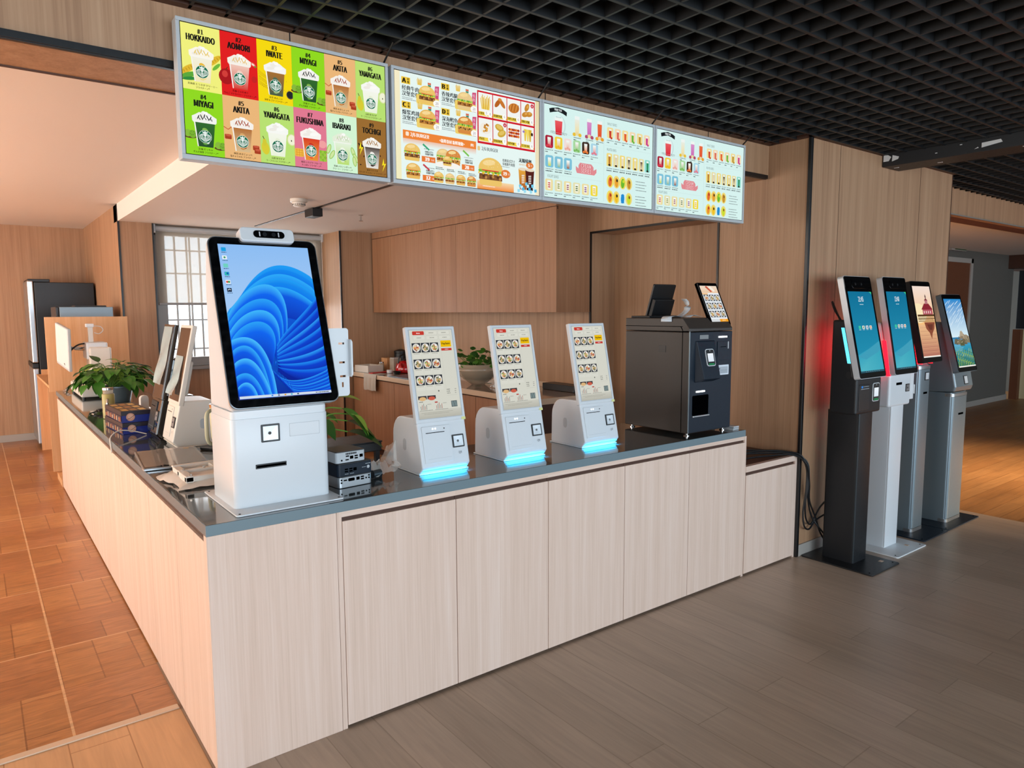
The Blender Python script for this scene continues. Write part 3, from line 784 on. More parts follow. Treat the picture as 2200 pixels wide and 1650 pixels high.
def burger(a, x, y, s, kind=0):
    bun, pat = (('ecc468', '7a4c28'), ('e8c88a', 'a86a2c'), ('e8b860', 'b87428'), ('d88a40', 'd0984a'))[kind % 4]
    a.poly(rr(x - s * .5, x + s * .5, y, y + s * .24, s * .09, 4), bun)
    a.poly([(x - s * .52, y + s * .20), (x + s * .52, y + s * .20), (x + s * .5, y + s * .40), (x - s * .5, y + s * .40)], pat)
    for i in range(9): a.ell(x - s * .42 + i * s * .105, y + s * (.27 + .05 * (i % 2)), s * .06, s * .05, ('8a5a2c', '5a3418', 'c08a4a')[i % 3], 8, 30 * i)
    a.poly([(x - s * .55, y + s * .40)] + [(x - s * .55 + k * s * .11, y + s * (.47 if k % 2 else .36)) for k in range(11)] + [(x + s * .52, y + s * .5), (x - s * .52, y + s * .5)], 'f2c22a')
    for i in range(8): a.ell(x - s * .45 + i * s * .13, y + s * .50, s * .10, s * .055, ('7ab83a', '9acb52', '5a9a2c')[i % 3], 8, 25 * i)
    if kind % 2 == 0: a.rrect(x - s * .4, y + s * .50, x + s * .36, y + s * .57, s * .03, 'd8402a')
    dome = [(x - s * .52, y + s * .54)] + [(x + s * .54 * math.cos(math.pi * (1 - k / 14)), y + s * .56 + s * .42 * math.sin(math.pi * k / 14)) for k in range(15)] + [(x + s * .52, y + s * .54)]
    a.poly(dome, bun); a.ell(x - s * .08, y + s * .80, s * .28, s * .10, 'f6d894', 14, 8)
    for i in range(12): a.ell(x + s * .4 * math.cos(i * 2.4) * (.4 + .5 * (i % 3) / 2), y + s * .76 + s * .12 * math.sin(i * 2.4), s * .018, s * .011, 'f8e6b4', 6, 30 * i)
def fries(a, x, y, s):
    for i in range(11):
        dx = (i - 5) * s * .085; hh = s * (.75 + .25 * ((i * 7) % 5) / 4)
        a.poly([(x + dx * .7 - s * .03, y), (x + dx * .7 + s * .035, y), (x + dx + s * .035, y + hh), (x + dx - s * .03, y + hh)], ('e8c048', 'f2d468', 'd8a830')[i % 3])
def soda(a, x, y, s):
    a.poly([(x - s * .22, y), (x + s * .22, y), (x + s * .3, y + s * .8), (x - s * .3, y + s * .8)], 'c8dcd0'); a.rect(x - s * .25, y + s * .2, x + s * .25, y + s * .42, '2a8a6a'); a.rect(x - s * .27, y + s * .45, x + s * .27, y + s * .72, 'd86a4a')
    a.ell(x, y + s * .82, s * .32, s * .08, 'eef2ee', 12)
def chicken(a, x, y, s, k):
    if k == 0:
        a.ell(x - s * .18, y + s * .1, s * .34, s * .15, 'b8601c', 14, 50); a.ell(x + s * .2, y + s * .12, s * .34, s * .14, 'c8742a', 14, -50); a.ell(x, y + s * .36, s * .16, s * .10, 'd88a3a', 10)
    elif k == 1:
        a.ell(x, y, s * .46, s * .32, 'c8782c', 18, 10)
        for i in range(6): a.line([(x - s * .35 + i * s * .12, y - s * .2), (x - s * .25 + i * s * .13, y + s * .25)], s * .04, ('e09a44', '9a5418')[i % 2])
    elif k == 2:
        for dx, dy, an in ((-.05, .22, 60), (.12, -.2, 10), (-.2, -.25, 20)): a.ell(x + dx * s, y + dy * s, s * .3, s * .17, 'c8862c', 14, an); a.ell(x + dx * s + s * .06, y + dy * s + s * .06, s * .13, s * .07, 'e2a850', 10, an)
    elif k == 3:
        a.ell(x, y - s * .05, s * .46, s * .36, 'f2ece0', 18)
        for i in range(14): a.ell(x + s * .3 * math.cos(i * 2.4) * ((i % 4) / 3), y - s * .03 + s * .24 * math.sin(i * 2.4) * ((i % 4) / 3), s * .085, s * .075, ('c8862c', 'e0a440', 'a8681c')[i % 3], 9)
    elif k == 4:
        for dx, dy, an in ((-.05, .15, -15), (.14, -.2, 25)): a.ell(x + dx * s, y + dy * s, s * .36, s * .22, 'cfa83a', 14, an); a.ell(x + dx * s, y + dy * s + s * .04, s * .26, s * .13, 'e2c262', 12, an)
    elif k == 5:
        for i in range(3):
            for j in range(6): a.ell(x - s * .38 + j * s * .15, y + s * (.18 - .2 * i), s * .10, s * .09, ('c8481c', 'e07a2c', 'a83414')[(i + j) % 3], 9)
    else:
        for dx, c in ((-.2, 'e8c84a'), (.02, 'f0d860'), (.22, 'd8b43a')): a.poly([(x + dx * s - s * .06, y - s * .4), (x + dx * s + s * .06, y - s * .4), (x + dx * s + s * .13, y + s * .38), (x + dx * s - s * .13, y + s * .38)], c)
        a.ell(x - s * .34, y + s * .2, s * .1, s * .08, '9a7ac0', 8); a.ell(x + s * .38, y + s * .1, s * .1, s * .12, '3a2418', 8)

def menu_burgers():
    t, a, w, h = display(1, 'menu display with burger sets, red snack grid and orange banner')
    a.rect(0, 0, w, h, 'e6f6f2'); a.rect(0, 0, .024, h, 'f2ecc0', 'f4eac8'); a.rect(w - .022, 0, w, h, 'f0e6c8', 'e8d8a8')
    X = lambda p: p * w
    sets = (('A', '经典牛肉', .030, .385, 0), ('B', '香辣鸡腿', .280, .385, 1), ('C', '爆浆鸡排', .030, .290, 2), ('D', '深海鳕鱼', .280, .290, 3))
    dy = {'A': -.014, 'B': -.006, 'C': -.012, 'D': -.010}
    for l, nm, u, v, k in sets:
        x, y = X(u + .012), v + dy[l]
        a.rect(x, y, x + .040, y + .026, 'f0c83c'); a.text(l, x + .012, y + .004, .018, '181410', bold=.03)
        a.text('套', x + .031, y + .015, .008, '181410', bold=.02); a.text('餐', x + .031, y + .004, .008, '181410', bold=.02)
        a.text(nm, x + .002, y - .023, .0165, '30343a', 'L', sx=.95, bold=.012); a.text('汉堡套餐', x + .002, y - .044, .0165, '30343a', 'L', sx=.95, bold=.012)
        a.dash(x + .002, x + .05, y - .0535, .0026, '7a8288'); a.dash(x + .002, x + .065, y - .0595, .0026, '7a8288')
        bx = x + .116
        a.rrect(bx - .050, y - .066, bx + .056, y - .030, .006, 'eecf6a')
        fries(a, bx - .034, y + .006, .028); soda(a, bx + .012, y + .002, .028)
        a.poly([(bx + .034, y - .034), (bx + .054, y - .036), (bx + .058, y + .016), (bx + .038, y + .014)], 'd0507a'); a.text('任', bx + .046, y - .004, .011, 'f8dce6'); a.text('选', bx + .045, y - .020, .011, 'f8dce6')
        burger(a, bx, y - .062, .072, k)
        a.ell(bx + .046, y - .054, .018, .014, 'fbfbf6', 18); a.text('20', bx + .046, y - .058, .0105, '6a3a5a', sx=.95); a.dash(bx + .038, bx + .055, y - .0655, .002, '8a6a7a')
    # red snack grid
    gx0, gx1, gy0, gy1 = X(.535), X(.965), .190, h - .008
    a.rect(gx0, gy0, gx1, gy1, 'cf1424')
    names = ('大薯条', '香辣烤鸡翅', '香炸大鸡排', '香酥小鸡腿', '鸡米花', '原味薯格鸡块', '香炸鸡柳', 'CE BR BRE'); pr = ('5', '6', '6', '6', '6', '7', '6', '6')
    cw = (gx1 - gx0 - .008) / 4; chh = (gy1 - gy0 - .012) / 2
    for i in range(8):
        x0 = gx0 + .006 + (i % 4) * cw; y1 = gy1 - .007 - (i // 4) * (chh + .002)
        x1, y0 = x0 + cw - .004, y1 - chh + .006
        a.rect(x0, y0, x1, y1, 'f2f4f0'); a.rect(x0, y0 + .003, x1, y0 + .019, 'f0d248')
        xm, ym = (x0 + x1) / 2, y0 + .060
        if i == 0: fries(a, xm, ym - .030, .060)
        else: chicken(a, xm, ym, .066, i - 1)
        a.text(names[i], x0 + .003, y0 + .008, .0092, '4a3a10', 'L', sx=.78, bold=.015)
        a.ell(x1 - .012, y0 + .014, .012, .012, 'fbfbf6', 16); a.text(pr[i], x1 - .012, y0 + .010, .010, '6a4a6a')
        if i == 0: a.ell(x1 - .032, y0 + .015, .010, .010, 'fbfbf6', 14)
        if i == 0: a.text('5', x1 - .032, y0 + .011, .010, '6a4a6a'); a.rect(x1 - .0165, y0 + .009, x1 - .0075, y0 + .021, 'fbfbf6'); a.text('8', x1 - .012, y0 + .010, .010, '6a4a6a')
        if i in (3, 5): a.ell(x1 - .010, y1 - .012, .009, .009, 'c81c3a', 12); a.text('辣', x1 - .010, y1 - .016, .007, 'f8d8d8')
    # orange banner and lower burgers
    by = .178
    a.rect(X(.045), by - .040, X(.525), by, 'e6f6f2', 'f08838'); a.rect(X(.045), by - .016, X(.525), by + .016, 'ee8434')
    a.rrect(X(.062), by - .006, X(.082), by + .010, .004, 'fbe6d0'); a.text('2/6 BURGER', X(.092), by - .005, .014, 'fff6ec', 'L', sx=.8, bold=.02)
    a.text('<新鲜食材 新鲜现做>', X(.36), by - .010, .0135, 'fff6ec', sx=.78, bold=.02); a.text('(鲜)', X(.497), by - .006, .010, 'fff6ec', sx=.8, bold=.02)
    burger(a, X(.10), .078, .068, 0); burger(a, X(.105), .008, .062, 2); burger(a, X(.30), .082, .062, 1); burger(a, X(.365), .078, .068, 3)
    a.ell(X(.33), .078, .062, .014, 'f6f4ee', 18); burger(a, X(.325), .076, .040, 0)
    for x, y, p in ((X(.200), .088, '19'), (X(.465), .078, '28'), (X(.205), .014, '12')):
        a.rect(x - .030, y - .008, x + .034, y + .014, 'e87830'); a.text(p, x - .004, y - .004, .014, 'fff8f0', bold=.035); a.text('元起', x + .021, y - .001, .006, 'fff8f0')
        a.dash(x - .018, x + .028, y + .042, .003, '8a9090'); a.text('经典美式芝士', x + .006, y + .029, .0070, '30302c', sx=.75, bold=.02); a.text('安格斯牛肉堡', x + .006, y + .020, .0070, '30302c', sx=.75, bold=.02)
    for x, y, c in ((X(.165), .146, '3aa878'), (X(.165), .066, 'c8404a'), (X(.43), .146, '7ac04a')): a.poly([(x, y), (x + .030, y - .020), (x + .034, y - .014), (x + .005, y + .006)], c)
    for i, p in enumerate(('26', '25', '25', '23')):
        x = X(.268 + .074 * i); a.dash(x - .014, x + .020, .064 - .003 * i, .003, '40443f'); a.dash(x - .014, x + .024, .058 - .003 * i, .003, '40443f')
        a.text(p, x, .044 - .003 * i, .0085, 'e89078', sx=.9); burger(a, x, .004, .044, i)
        a.line([(x + .027, .004), (x + .027, .06)], .001, 'c8d4cc')
    # right-hand burger and drinks
    a.rrect(X(.535), .160, X(.553), .178, .004, 'e8c88a'); a.text('2/6 BURGER', X(.565), .163, .014, '3a4248', 'L', sx=.8, bold=.008)
    a.rect(X(.53), 0, X(.80), .036, 'f08a2c', 'f6d8a8'); a.dash(X(.57), X(.66), .012, .004, 'fbe8d0')
    burger(a, X(.628), .018, .120, 0)
    a.text('经典美式芝士', X(.715), .128, .0115, '30343a', 'L', sx=.8, bold=.01); a.text('安格斯牛肉堡', X(.715), .113, .0115, '30343a', 'L', sx=.8, bold=.01); a.dash(X(.705), X(.77), .105, .003, '9aa4a4')
    a.ell(X(.738), .076, .026, .018, 'e07a34', 18); a.text('19', X(.733), .070, .014, 'fff6ec', bold=.03); a.text('元', X(.762), .072, .008, 'fff6ec')
    a.text('无限续杯', X(.89), .138, .0155, '20242a', sx=.95, bold=.03); a.text('续杯更开心', X(.872), .123, .008, 'd8a868', sx=.9)
    for x, c1, c2 in ((X(.872), 'a84c1c', 'e8a83c'), (X(.925), '2a0e0a', '5a1c14')):
        a.poly([(x - .018, .018), (x + .018, .018), (x + .026, .108), (x - .026, .108)], [c1, c1, c2, c2])
        a.ell(x, .108, .026, .007, 'e8d8c0', 14)
        for k in range(5): a.line([(x - .008, .048 + .008 * k), (x + .008, .050 + .008 * k)], .004, 'f4f0ea')
    a.ell(X(.925), .128, .022, .014, 'e07a34', 16); a.text('5', X(.918), .122, .012, 'fff6ec', bold=.03); a.text('元', X(.938), .124, .007, 'fff6ec')
    for i in range(12):
        x = X(.83 + .012 * i); y = .004 + .012 * ((i * 3) % 4) * (1 - abs(i - 6) / 12)
        a.poly([(x, y), (x + .013, y + .003), (x + .012, y + .016), (x - .002, y + .013)], ('9adcf0', '6cc8ea', 'c8f0f8', '4ab0dc')[i % 4])
    a.build('screen', 'menu_picture', t)

def glass(a, x, y, w, h, c, c2=None):
    a.poly([(x - w * .4, y), (x + w * .4, y), (x + w / 2, y + h * .82), (x - w / 2, y + h * .82)], [c, c, c2 or c, c2 or c])
    a.poly([(x - w / 2, y + h * .82), (x + w / 2, y + h * .82), (x + w * .52, y + h), (x - w * .52, y + h)], 'eef4f0')
def menu_teas(i, label):
    t, a, w, h = display(i, label)
    a.rect(0, 0, w, h, 'd6f2ee'); u = w / .74
    a.poly([(.030 * u, h - .018), (.050 * u, h - .012), (.085 * u, h - .006), (.120 * u, h - .012), (.140 * u, h - .020), (.138 * u, h - .038), (.115 * u, h - .030), (.085 * u, h - .024), (.055 * u, h - .030), (.034 * u, h - .036)], '14181c')
    a.text('FRUIT TEA', .085 * u, h - .022, .0095, 'e8f0f0', sx=.72, bold=.02)
    a.ell(.088 * u, h - .085, .044, .048, 'c4dedc', 24); a.ell(.084 * u, h - .083, .040, .046, 'dcf2f0', 24)
    a.text('Fresh', .088 * u, h - .056, .009, '6a8080'); glass(a, .088 * u, h - .128, .046, .076, 'd8182c', 'e85a60')
    a.text('FRESH', .056 * u, h - .126, .0105, '30383a', sx=.8); a.text('TASTY', .124 * u, h - .126, .0105, '30383a', sx=.8)
    for x, c1, c2, fr_ in ((.205, 'f0dc9a', 'e8ece0', 'e8c038'), (.285, 'c860b0', 'd890c8', 'b04a6a'), (.355, 'e04a28', 'e86a3a', 'e8a030')):
        glass(a, x * u, h - .112, .030, .085, c1, c2)
        for k in range(3): a.ell(x * u - .018 + .018 * k, h - .112 + .004 * (k % 2), .011, .009, (fr_, 'e8d8a0')[k % 2], 10)
        a.dash(x * u - .022, x * u + .026, h - .128, .0032, '4a5454'); a.dash(x * u - .022, x * u - .006, h - .138, .0042, '20282a')
    a.rect(.3845 * u, .012, .3855 * u, h - .012, 'b4c8c6')
    for y in (.295, .105, .19): a.rect(.015 * u, y, .37 * u, y + .0008, 'c0d4d2')
    pc = (('a81834', 'd83848'), ('f0d040', 'e8b82c'), ('f0dcd8', 'e8a898'), ('a8d8a0', '78b85a'), ('3a2418', 'e87830'), ('a8d4e4', 'e07a8a'))
    for k in range(6):
        x = (.028 + .058 * k) * u
        a.rrect(x - .022, .222, x + .026, .278, .010, pc[k][0]); glass(a, x + .002, .228, .020, .042, pc[k][1], 'f0ece0')
        for q in range(3): a.ell(x - .012 + .012 * q, .230 + .004 * (q % 2), .006, .006, pc[k][1], 8)
        a.dash(x - .022, x + .026, .212, .003, '5a6464'); a.dash(x - .022, x - .006, .202, .004, '20282a')
    for k in range(3):
        x = (.030 + .058 * k) * u
        a.rrect(x - .024, .135, x + .026, .189, .010, '7cc0d8'); glass(a, x + .002, .141, .020, .038, ('c8d84a', '8ab898', '9a4a28')[k], 'eef4ee')
        a.dash(x - .022, x + .026, .126, .003, '5a6464'); a.dash(x - .022, x + .022, .116, .0042, '20282a')
    a.poly([(.205 * u, .128), (.32 * u, .128), (.335 * u, .142), (.335 * u, .160), (.315 * u, .150), (.315 * u, .165), (.30 * u, .178), (.225 * u, .178), (.215 * u, .165), (.215 * u, .150), (.198 * u, .160), (.198 * u, .142)], 'e08a90')
    a.text('CREAM', .265 * u, .156, .018, 'c82c3c', sx=.85, bold=.045); a.text('CREAM', .265 * u, .1562, .018, 'f6dcdc', sx=.85, bold=.005)
    a.text('SERIES', .265 * u, .133, .018, 'c82c3c', sx=.85, bold=.045); a.text('SERIES', .265 * u, .1332, .018, 'f6dcdc', sx=.85, bold=.005)
    a.text('YOGURT SERIES', .018 * u, .090, .012, '5a6a6a', 'L', sx=.58)
    yc = ('c8404a', '8a9a4a', '9a5a7a', '5a7a4a', '7a4aa0', 'e8c020')
    for k in range(6):
        x = (.028 + .058 * k) * u
        a.rrect(x - .022, .030, x + .025, .082, .008, ('ecdca0', 'e4e0b0')[k % 2] if k < 5 else 'f0d838')
        glass(a, x + .002, .036, .022, .040, 'f4f0d8', 'f8f4e4')
        for q in range(3): a.ell(x + .002, .046 + .009 * q, .008, .003, yc[k], 8)
        a.dash(x - .022, x + .026, .018, .003, '5a6464'); a.dash(x - .022, x - .008, .009, .004, '20282a')
    # right column
    R0 = .40
    a.text('YAKULT SERIES', (R0 + .006) * u, h - .036, .012, '5a6a6a', 'L', sx=.58)
    for k, c in enumerate(('c83a28', 'd86a5a', 'e0582c', '6ab83a', 'b8902c', 'c83a8a')):
        x = (R0 + .028 + .0535 * k) * u
        a.rrect(x - .022, h - .098, x + .021, h - .046, .008, ('f0dc98', 'f2d8b0')[k % 2]); glass(a, x, h - .096, .016, .042, c, c); a.ell(x + .008, h - .096, .007, .006, c, 8)
        a.dash(x - .022, x + .024, h - .110, .003, '5a6464'); a.dash(x - .022, x - .006, h - .121, .004, '20282a')
    a.text('MILKTEA SRIES', (R0 + .006) * u, h - .158, .012, '5a6a6a', 'L', sx=.58)
    for k, c in enumerate(('b8782c', 'd8ccb0', 'e8dcc0', '2a2018', 'e0d8b0', '4a2c20', '2a8a5a')):
        x = (R0 + .024 + .0465 * k) * u
        a.rrect(x - .020, h - .232, x + .018, h - .170, .007, ('f0d878', 'e8dca0')[k % 2] if k < 6 else '8ad8c8'); glass(a, x, h - .226, .015, .050, ('e8dcc0', c)[k in (0, 6)], c); a.ell(x, h - .226, .009, .005, '2a1c14', 8)
        a.dash(x - .020, x + .020, h - .244, .003, '5a6464'); a.dash(x - .020, x + .016, h - .255, .0045, '1c2224')
    for r in (0, 1):
        for k in range(4):
            x = (R0 + .030 + .045 * k) * u; y = .112 - .075 * r
            c = (('e06a2c', 'e8a02c', '6ab82c', 'c8902c'), ('e8902c', 'f0c020', '2a90d0', 'c8dc2c'))[r][k]
            a.ell(x, y, .024, .031, ('f0dc60', 'ecd878')[k % 2] if not (r and k == 2) else 'd6f2ee', 20); a.ell(x, y - .002, .013, .024, c, 14, 10 * (k % 2) - 5); a.ell(x + .004, y + .008, .007, .008, ('b03a1c', '3a3014', 'c8e02c', '8a5a1c')[k], 8)
            if r == 1 and k == 2: a.rect(x - .011, y - .024, x + .011, y + .018, '1c8ad0')
        for q in range(4): a.dash((R0 + .215) * u, (R0 + .215 + .07 + .012 * (q % 2)) * u, .128 - .075 * r - .0145 * q, .0034, '6a7676')
    for y in (h - .135, .158): a.rect(.395 * u, y, .73 * u, y + .0008, 'c0d4d2')
    a.build('screen', 'menu_picture', t)
menu_drinks(); menu_burgers()
menu_teas(2, 'pale tea menu display with cream series badge, third in the row')
menu_teas(3, 'pale tea menu display at the right end of the row, nearest the column')
# ------------------------------------------------------------------ self-order kiosks on the worktop
ZT = .8705   # top of the stone
def bowl(a, x, y, s, k):
    a.rect(x - s / 2, y - s / 2, x + s / 2, y + s / 2, '2c3038'); a.ell(x, y, s * .44, s * .44, 'e4e2dc', 20); a.ell(x, y, s * .37, s * .37, 'cfcac0', 18)
    pal = (('c8582c', 'e0a850', 'd8c8a0', '8a3a1c'), ('6a7a3a', 'b88a4a', 'd0b078', '4a4a2c'), ('d89a4a', 'e8c88a', '7a9a3a', 'b05a2c'))[k % 3]
    for i in range(18):
        q = i * 2.4 + k; r = s * .30 * math.sqrt((i + .5) / 18)
        a.ell(x + r * math.cos(q), y - s * .02 + r * math.sin(q), s * .085, s * .06, pal[(i + k) % 4], 8, 40 * i)
    a.ell(x + s * .16, y + s * .2, s * .11, s * .09, 'f2efe8', 10)
def order_page(a, w, h):
    a.rect(0, 0, w, h, 'd2d2c6'); a.rect(0, 0, w, h * .09, 'b2b0a4', 'c8c7bb')
    bw = w * .27
    for r in (0, 1):
        for c in range(3):
            x = w * .07 + c * w * .30 + r * w * .01; y = h * (.945 - .055 * r)
            if r == 0 and c == 0: a.rrect(x, y, x + bw, y + h * .043, .004, 'c2382c'); a.text('Menu', x + bw / 2, y + h * .014, .005, 'f4e4e0', bold=.02)
            else: a.rrect(x - .0006, y - .0006, x + bw + .0006, y + h * .043 + .0006, .004, 'b8b8ae'); a.rrect(x, y, x + bw, y + h * .043, .004, 'd8d8cc'); a.dash(x + bw * .3, x + bw * .7, y + h * .018, .003, '8a8a80')
    for r in range(3):
        for c in range(3):
            x = w * (.125 + .21 * c); y = h * (.80 - .185 * r); bowl(a, x, y, w * .195, r + c)
            a.dash(x - w * .08, x + w * .05, y - h * .065, .0025, '9a9a90'); a.rect(x - w * .095, y - h * .115, x + w * .095, y - h * .06, 'd6d6cb')
            a.dash(x - w * .08, x + w * .06, y - h * .072, .0025, 'a6a69c')
    a.ell(w * .52, h * .30, .0035, .0035, '5a5a54', 10)
    for c in range(2):
        x = w * (.125 + .21 * c); a.rect(x - w * .0975, h * .215, x + w * .0975, h * .255, '3a3438'); a.ell(x, h * .222, w * .08, h * .022, ('d8b07a', 'c85a44')[c], 14)
    a.rect(w * .70, h * .80, w * .95, h * .875, 'e8b800'); a.text('Pay here', w * .825, h * .828, .0085, '2a2410', sx=.9, bold=.02)
    a.rect(w * .70, h * .757, w * .95, h * .785, 'c03a30'); a.dash(w * .79, w * .87, h * .768, .003, 'f0d8d4')
    a.rect(w * .70, h * .27, w * .702, h * .75, 'b6b6ac'); a.rect(w * .70, h * .24, w * .95, h * .242, 'b6b6ac')
    for q in range(3): a.dash(w * .71, w * .79, h * (.305 - .022 * q), .003, '6a6a64'); a.dash(w * .90, w * .94, h * (.305 - .022 * q), .003, '8a8a84')
    a.dash(w * .04, w * .13, h * .185, .003, '5a5a54')
    for c in range(2):
        for q in range(5): a.rect(w * (.06 + .36 * c + .032 * q), h * .10, w * (.072 + .36 * c + .032 * q), h * (.14 + .015 * (q % 3)), ('7a7a78', 'a86a60')[(q + c) % 2])
        a.dash(w * (.03 + .36 * c), w * (.33 + .36 * c), h * .088, .0025, '8a8a82'); a.dash(w * (.22 + .36 * c), w * (.31 + .36 * c), h * .155, .0025, '9a9a92')
    a.rect(w * .395, h * .168, w * .46, h * .182, 'b03a34')
    a.rect(w * .78, h * .105, w * .92, h * .175, '3a4446')
    for q in range(5): a.rect(w * (.795 + .026 * q), h * .11, w * (.806 + .026 * q), h * .17, '9ab0b0')
    a.dash(w * .06, w * .8, h * .06, .002, '9c9a8e'); a.dash(w * .12, w * .7, h * .045, .002, '9c9a8e')

def scanner(t, M, u0, v0, s, name='code_scanner'):
    """square glass reader: black rim, silver pyramid window with a dark lens"""
    mb = MB(M); mb.prism(rr(u0, u0 + s, v0, v0 + s * .96, .003), 'z', -.002, .003); r = mb.build(name, 'black_plastic', t)
    b = MB(M); c = s * .10; e = s * .96
    q = [(u0 + c, v0 + c), (u0 + s - c, v0 + c), (u0 + s - c, v0 + e - c), (u0 + c, v0 + e - c)]; m = (u0 + s * .45, v0 + e * .5)
    b.add([(*p, .0034) for p in q] + [(*m, .0030)], [(0, 1, 4), (1, 2, 4), (2, 3, 4), (3, 0, 4)]); b.build('reader_window', 'silver', r)
    MB(M).prism([(m[0] + s * .09 * math.cos(k * .524), m[1] + s * .09 * math.sin(k * .524)) for k in range(12)], 'z', .003, .0042).build('lens', 'black_gloss', r)

def order_kiosk(label, x, y, rz, kind='white', group='white order kiosks in a row on the counter'):
    t = T('order_kiosk', label, 'kiosk', (x, y, ZT), rz, group)
    shell = {'white': 'white_plastic', 'ivory': 'ivory_plastic', 'dark': 'black_gloss'}[kind]; H = .1215
    tg = math.tan(R(12))
    prof = [(.030, .004), (.262, .004), (.266, .012), (.262, .15)]
    prof += [(.262 - .078 * (1 - math.cos(R(a))), .15 + .085 * math.sin(R(a))) for a in (15, 30, 45, 60, 75, 90)]
    prof += [(.075, .238), (.048, .222), (.006, .032)]
    MB().prism(prof, 'x', -H + .002, H - .002).build('body', shell, t, bevel=.006, seg=3)
    B(-H - .002, H + .002, .025, .272, 0, .006).build('base_plate', shell, t, bevel=.002)
    M = plane((-H, .005, .03), 12)
    MB(M).box(-.001, .244, .190, .603, -.022, .002).build('screen_housing', shell, t, bevel=.004, seg=3)
    MB(M).box(.06, .18, .24, .42, -.05, -.022).build('screen_back', shell, t, bevel=.008)
    if kind == 'white':
        a = Art(Matrix.Translation((0, 0, 0)) @ M @ Matrix.Translation((.0155, .2085, .0022)))
        order_page(a, .212, .379); a.build('screen', 'screen_picture', t)
    else:
        MB(M).box(.014, .229, .2085, .588, .0, .0026).build('screen', 'black_gloss', t)
    fr = MB(M)
    for u0, u1, v0, v1 in ((.012, .0155, .205, .591), (.2275, .231, .205, .591), (.0155, .2275, .205, .2085), (.0155, .2275, .5875, .591)): fr.box(u0, u1, v0, v1, .001, .003)
    fr.build('screen_rim', 'light_grey' if kind == 'white' else shell, t)
    gp = 'white_plastic' if kind == 'white' else ('ivory_plastic' if kind == 'ivory' else 'graphite')
    pd = MB(M).prism(rr(.019, .158, .020, .175, .004), 'z', -.004, .0025).build('printer_door', gp, t, bevel=.001)
    MB(M).box(.036, .128, .1455, .1485, .0, .0032).build('paper_slot', 'slot_black', pd)
    MB(M).box(.034, .150, .0365, .0375, .002, .0028).build('door_seam', 'light_grey', pd)
    if kind == 'white':
        for u in (.072, .085): MB(M).prism([(u + .0032 * math.cos(k * .785), .163 + .0032 * math.sin(k * .785)) for k in range(8)], 'z', .002, .0034).build('status_light', 'led_white', pd)
    MB(M).prism([(.128 + .003 * math.cos(k * .785), .161 + .003 * math.sin(k * .785)) for k in range(8)], 'z', .002, .0034).build('status_sensor', 'black_plastic', pd)
    scanner(t, M, .163, .072, .058)
    q = Art(M @ Matrix.Translation((0, 0, .0018))); q.text('QR', .196, .045, .010, '7a8086', sx=.9); q.build('reader_mark', 'print_picture', t)
    # light strip under the chin and speaker patches
    led = MB().prism([(.0085, .0205), (.0105, .0165), (.016, .0175), (.014, .0215)], 'x', -H + .008, H - .014)
    led.build('light_strip', 'led_cyan' if kind == 'white' else ('ivory_plastic' if kind == 'ivory' else 'graphite'), t)
    for s in (-1, 1):
        MB().prism([(.155 + p[0], .115 + p[1]) for p in rr(-.014, .014, -.026, .026, .0135)], 'x', s * (H - .003), s * (H - .0014)).build('speaker_grille', 'light_grey', t)
    if kind == 'white':
        st_ = Art(M @ Matrix.Translation((0, 0, .0035))); st_.rrect(.222, .189, .243, .201, .002, 'e0e098'); st_.build('yellow_sticker', 'print_picture', t)
        l = bpy.data.lights.new('strip_glow', 'AREA'); l.shape = 'RECTANGLE'; l.size = .2; l.size_y = .012; l.energy = .9; l.color = (.02, .52, 1)
        o = bpy.data.objects.new('strip_glow', l); COL.objects.link(o); o.parent = t; o.location = (0, -.006, .016); o.rotation_euler = (R(28), 0, 0)
    return t
order_kiosk('white order kiosk with lit blue strip, first of three, beside the small computers', 1.0155, .15, 0)
order_kiosk('white order kiosk with lit blue strip, middle of the three on the counter', 1.457, .152, 0)
order_kiosk('white order kiosk with lit blue strip, third of three, beside the dark cash machine', 1.945, .156, 0)
order_kiosk('cream order kiosk turned to the aisle with film curling off its blank screen', .205, 1.585, -90, 'ivory', 'blank kiosks turned to the aisle')
order_kiosk('dark glossy order kiosk turned to the aisle, behind the cream one', .185, 1.885, -90, 'dark', 'blank kiosks turned to the aisle')
# protective films curling off the two blank screens
def film(label, y, x, v0, v1, w, curl):
    m = bpy.data.materials.get('film') or mat('film', 'c0f0fc', .06, alpha=.8, coat=1)  # clear film; the cyan tint stands in for reflected window light
    b = MB(); M = Matrix.Translation((x, y, ZT)) @ Matrix.Rotation(R(-90), 4, 'Z') @ plane((-.1215, .005, .03), 12)
    n = 12; vs = []
    for i in range(n + 1):
        q = i / n; v = v1 + (v0 - v1) * q; k = curl * q ** 2.2
        for j in range(5): vs.append(M @ Vector((.018 + w * j / 4, v, .0045 + k + .004 * math.sin(j * 1.3 + i * .8) * q)))
    b.add(vs, [(i * 5 + j, i * 5 + j + 1, i * 5 + j + 6, i * 5 + j + 5) for i in range(n) for j in range(4)])
    o = b.build('protective_film', ['film'], smooth=True); tag(o, label, 'plastic film')
film('clear film hanging off the screen of the cream kiosk', 1.585, .205, .235, .44, .16, .022)
film('clear film over the screen of the dark glossy kiosk', 1.885, .185, .27, .59, .20, .010)

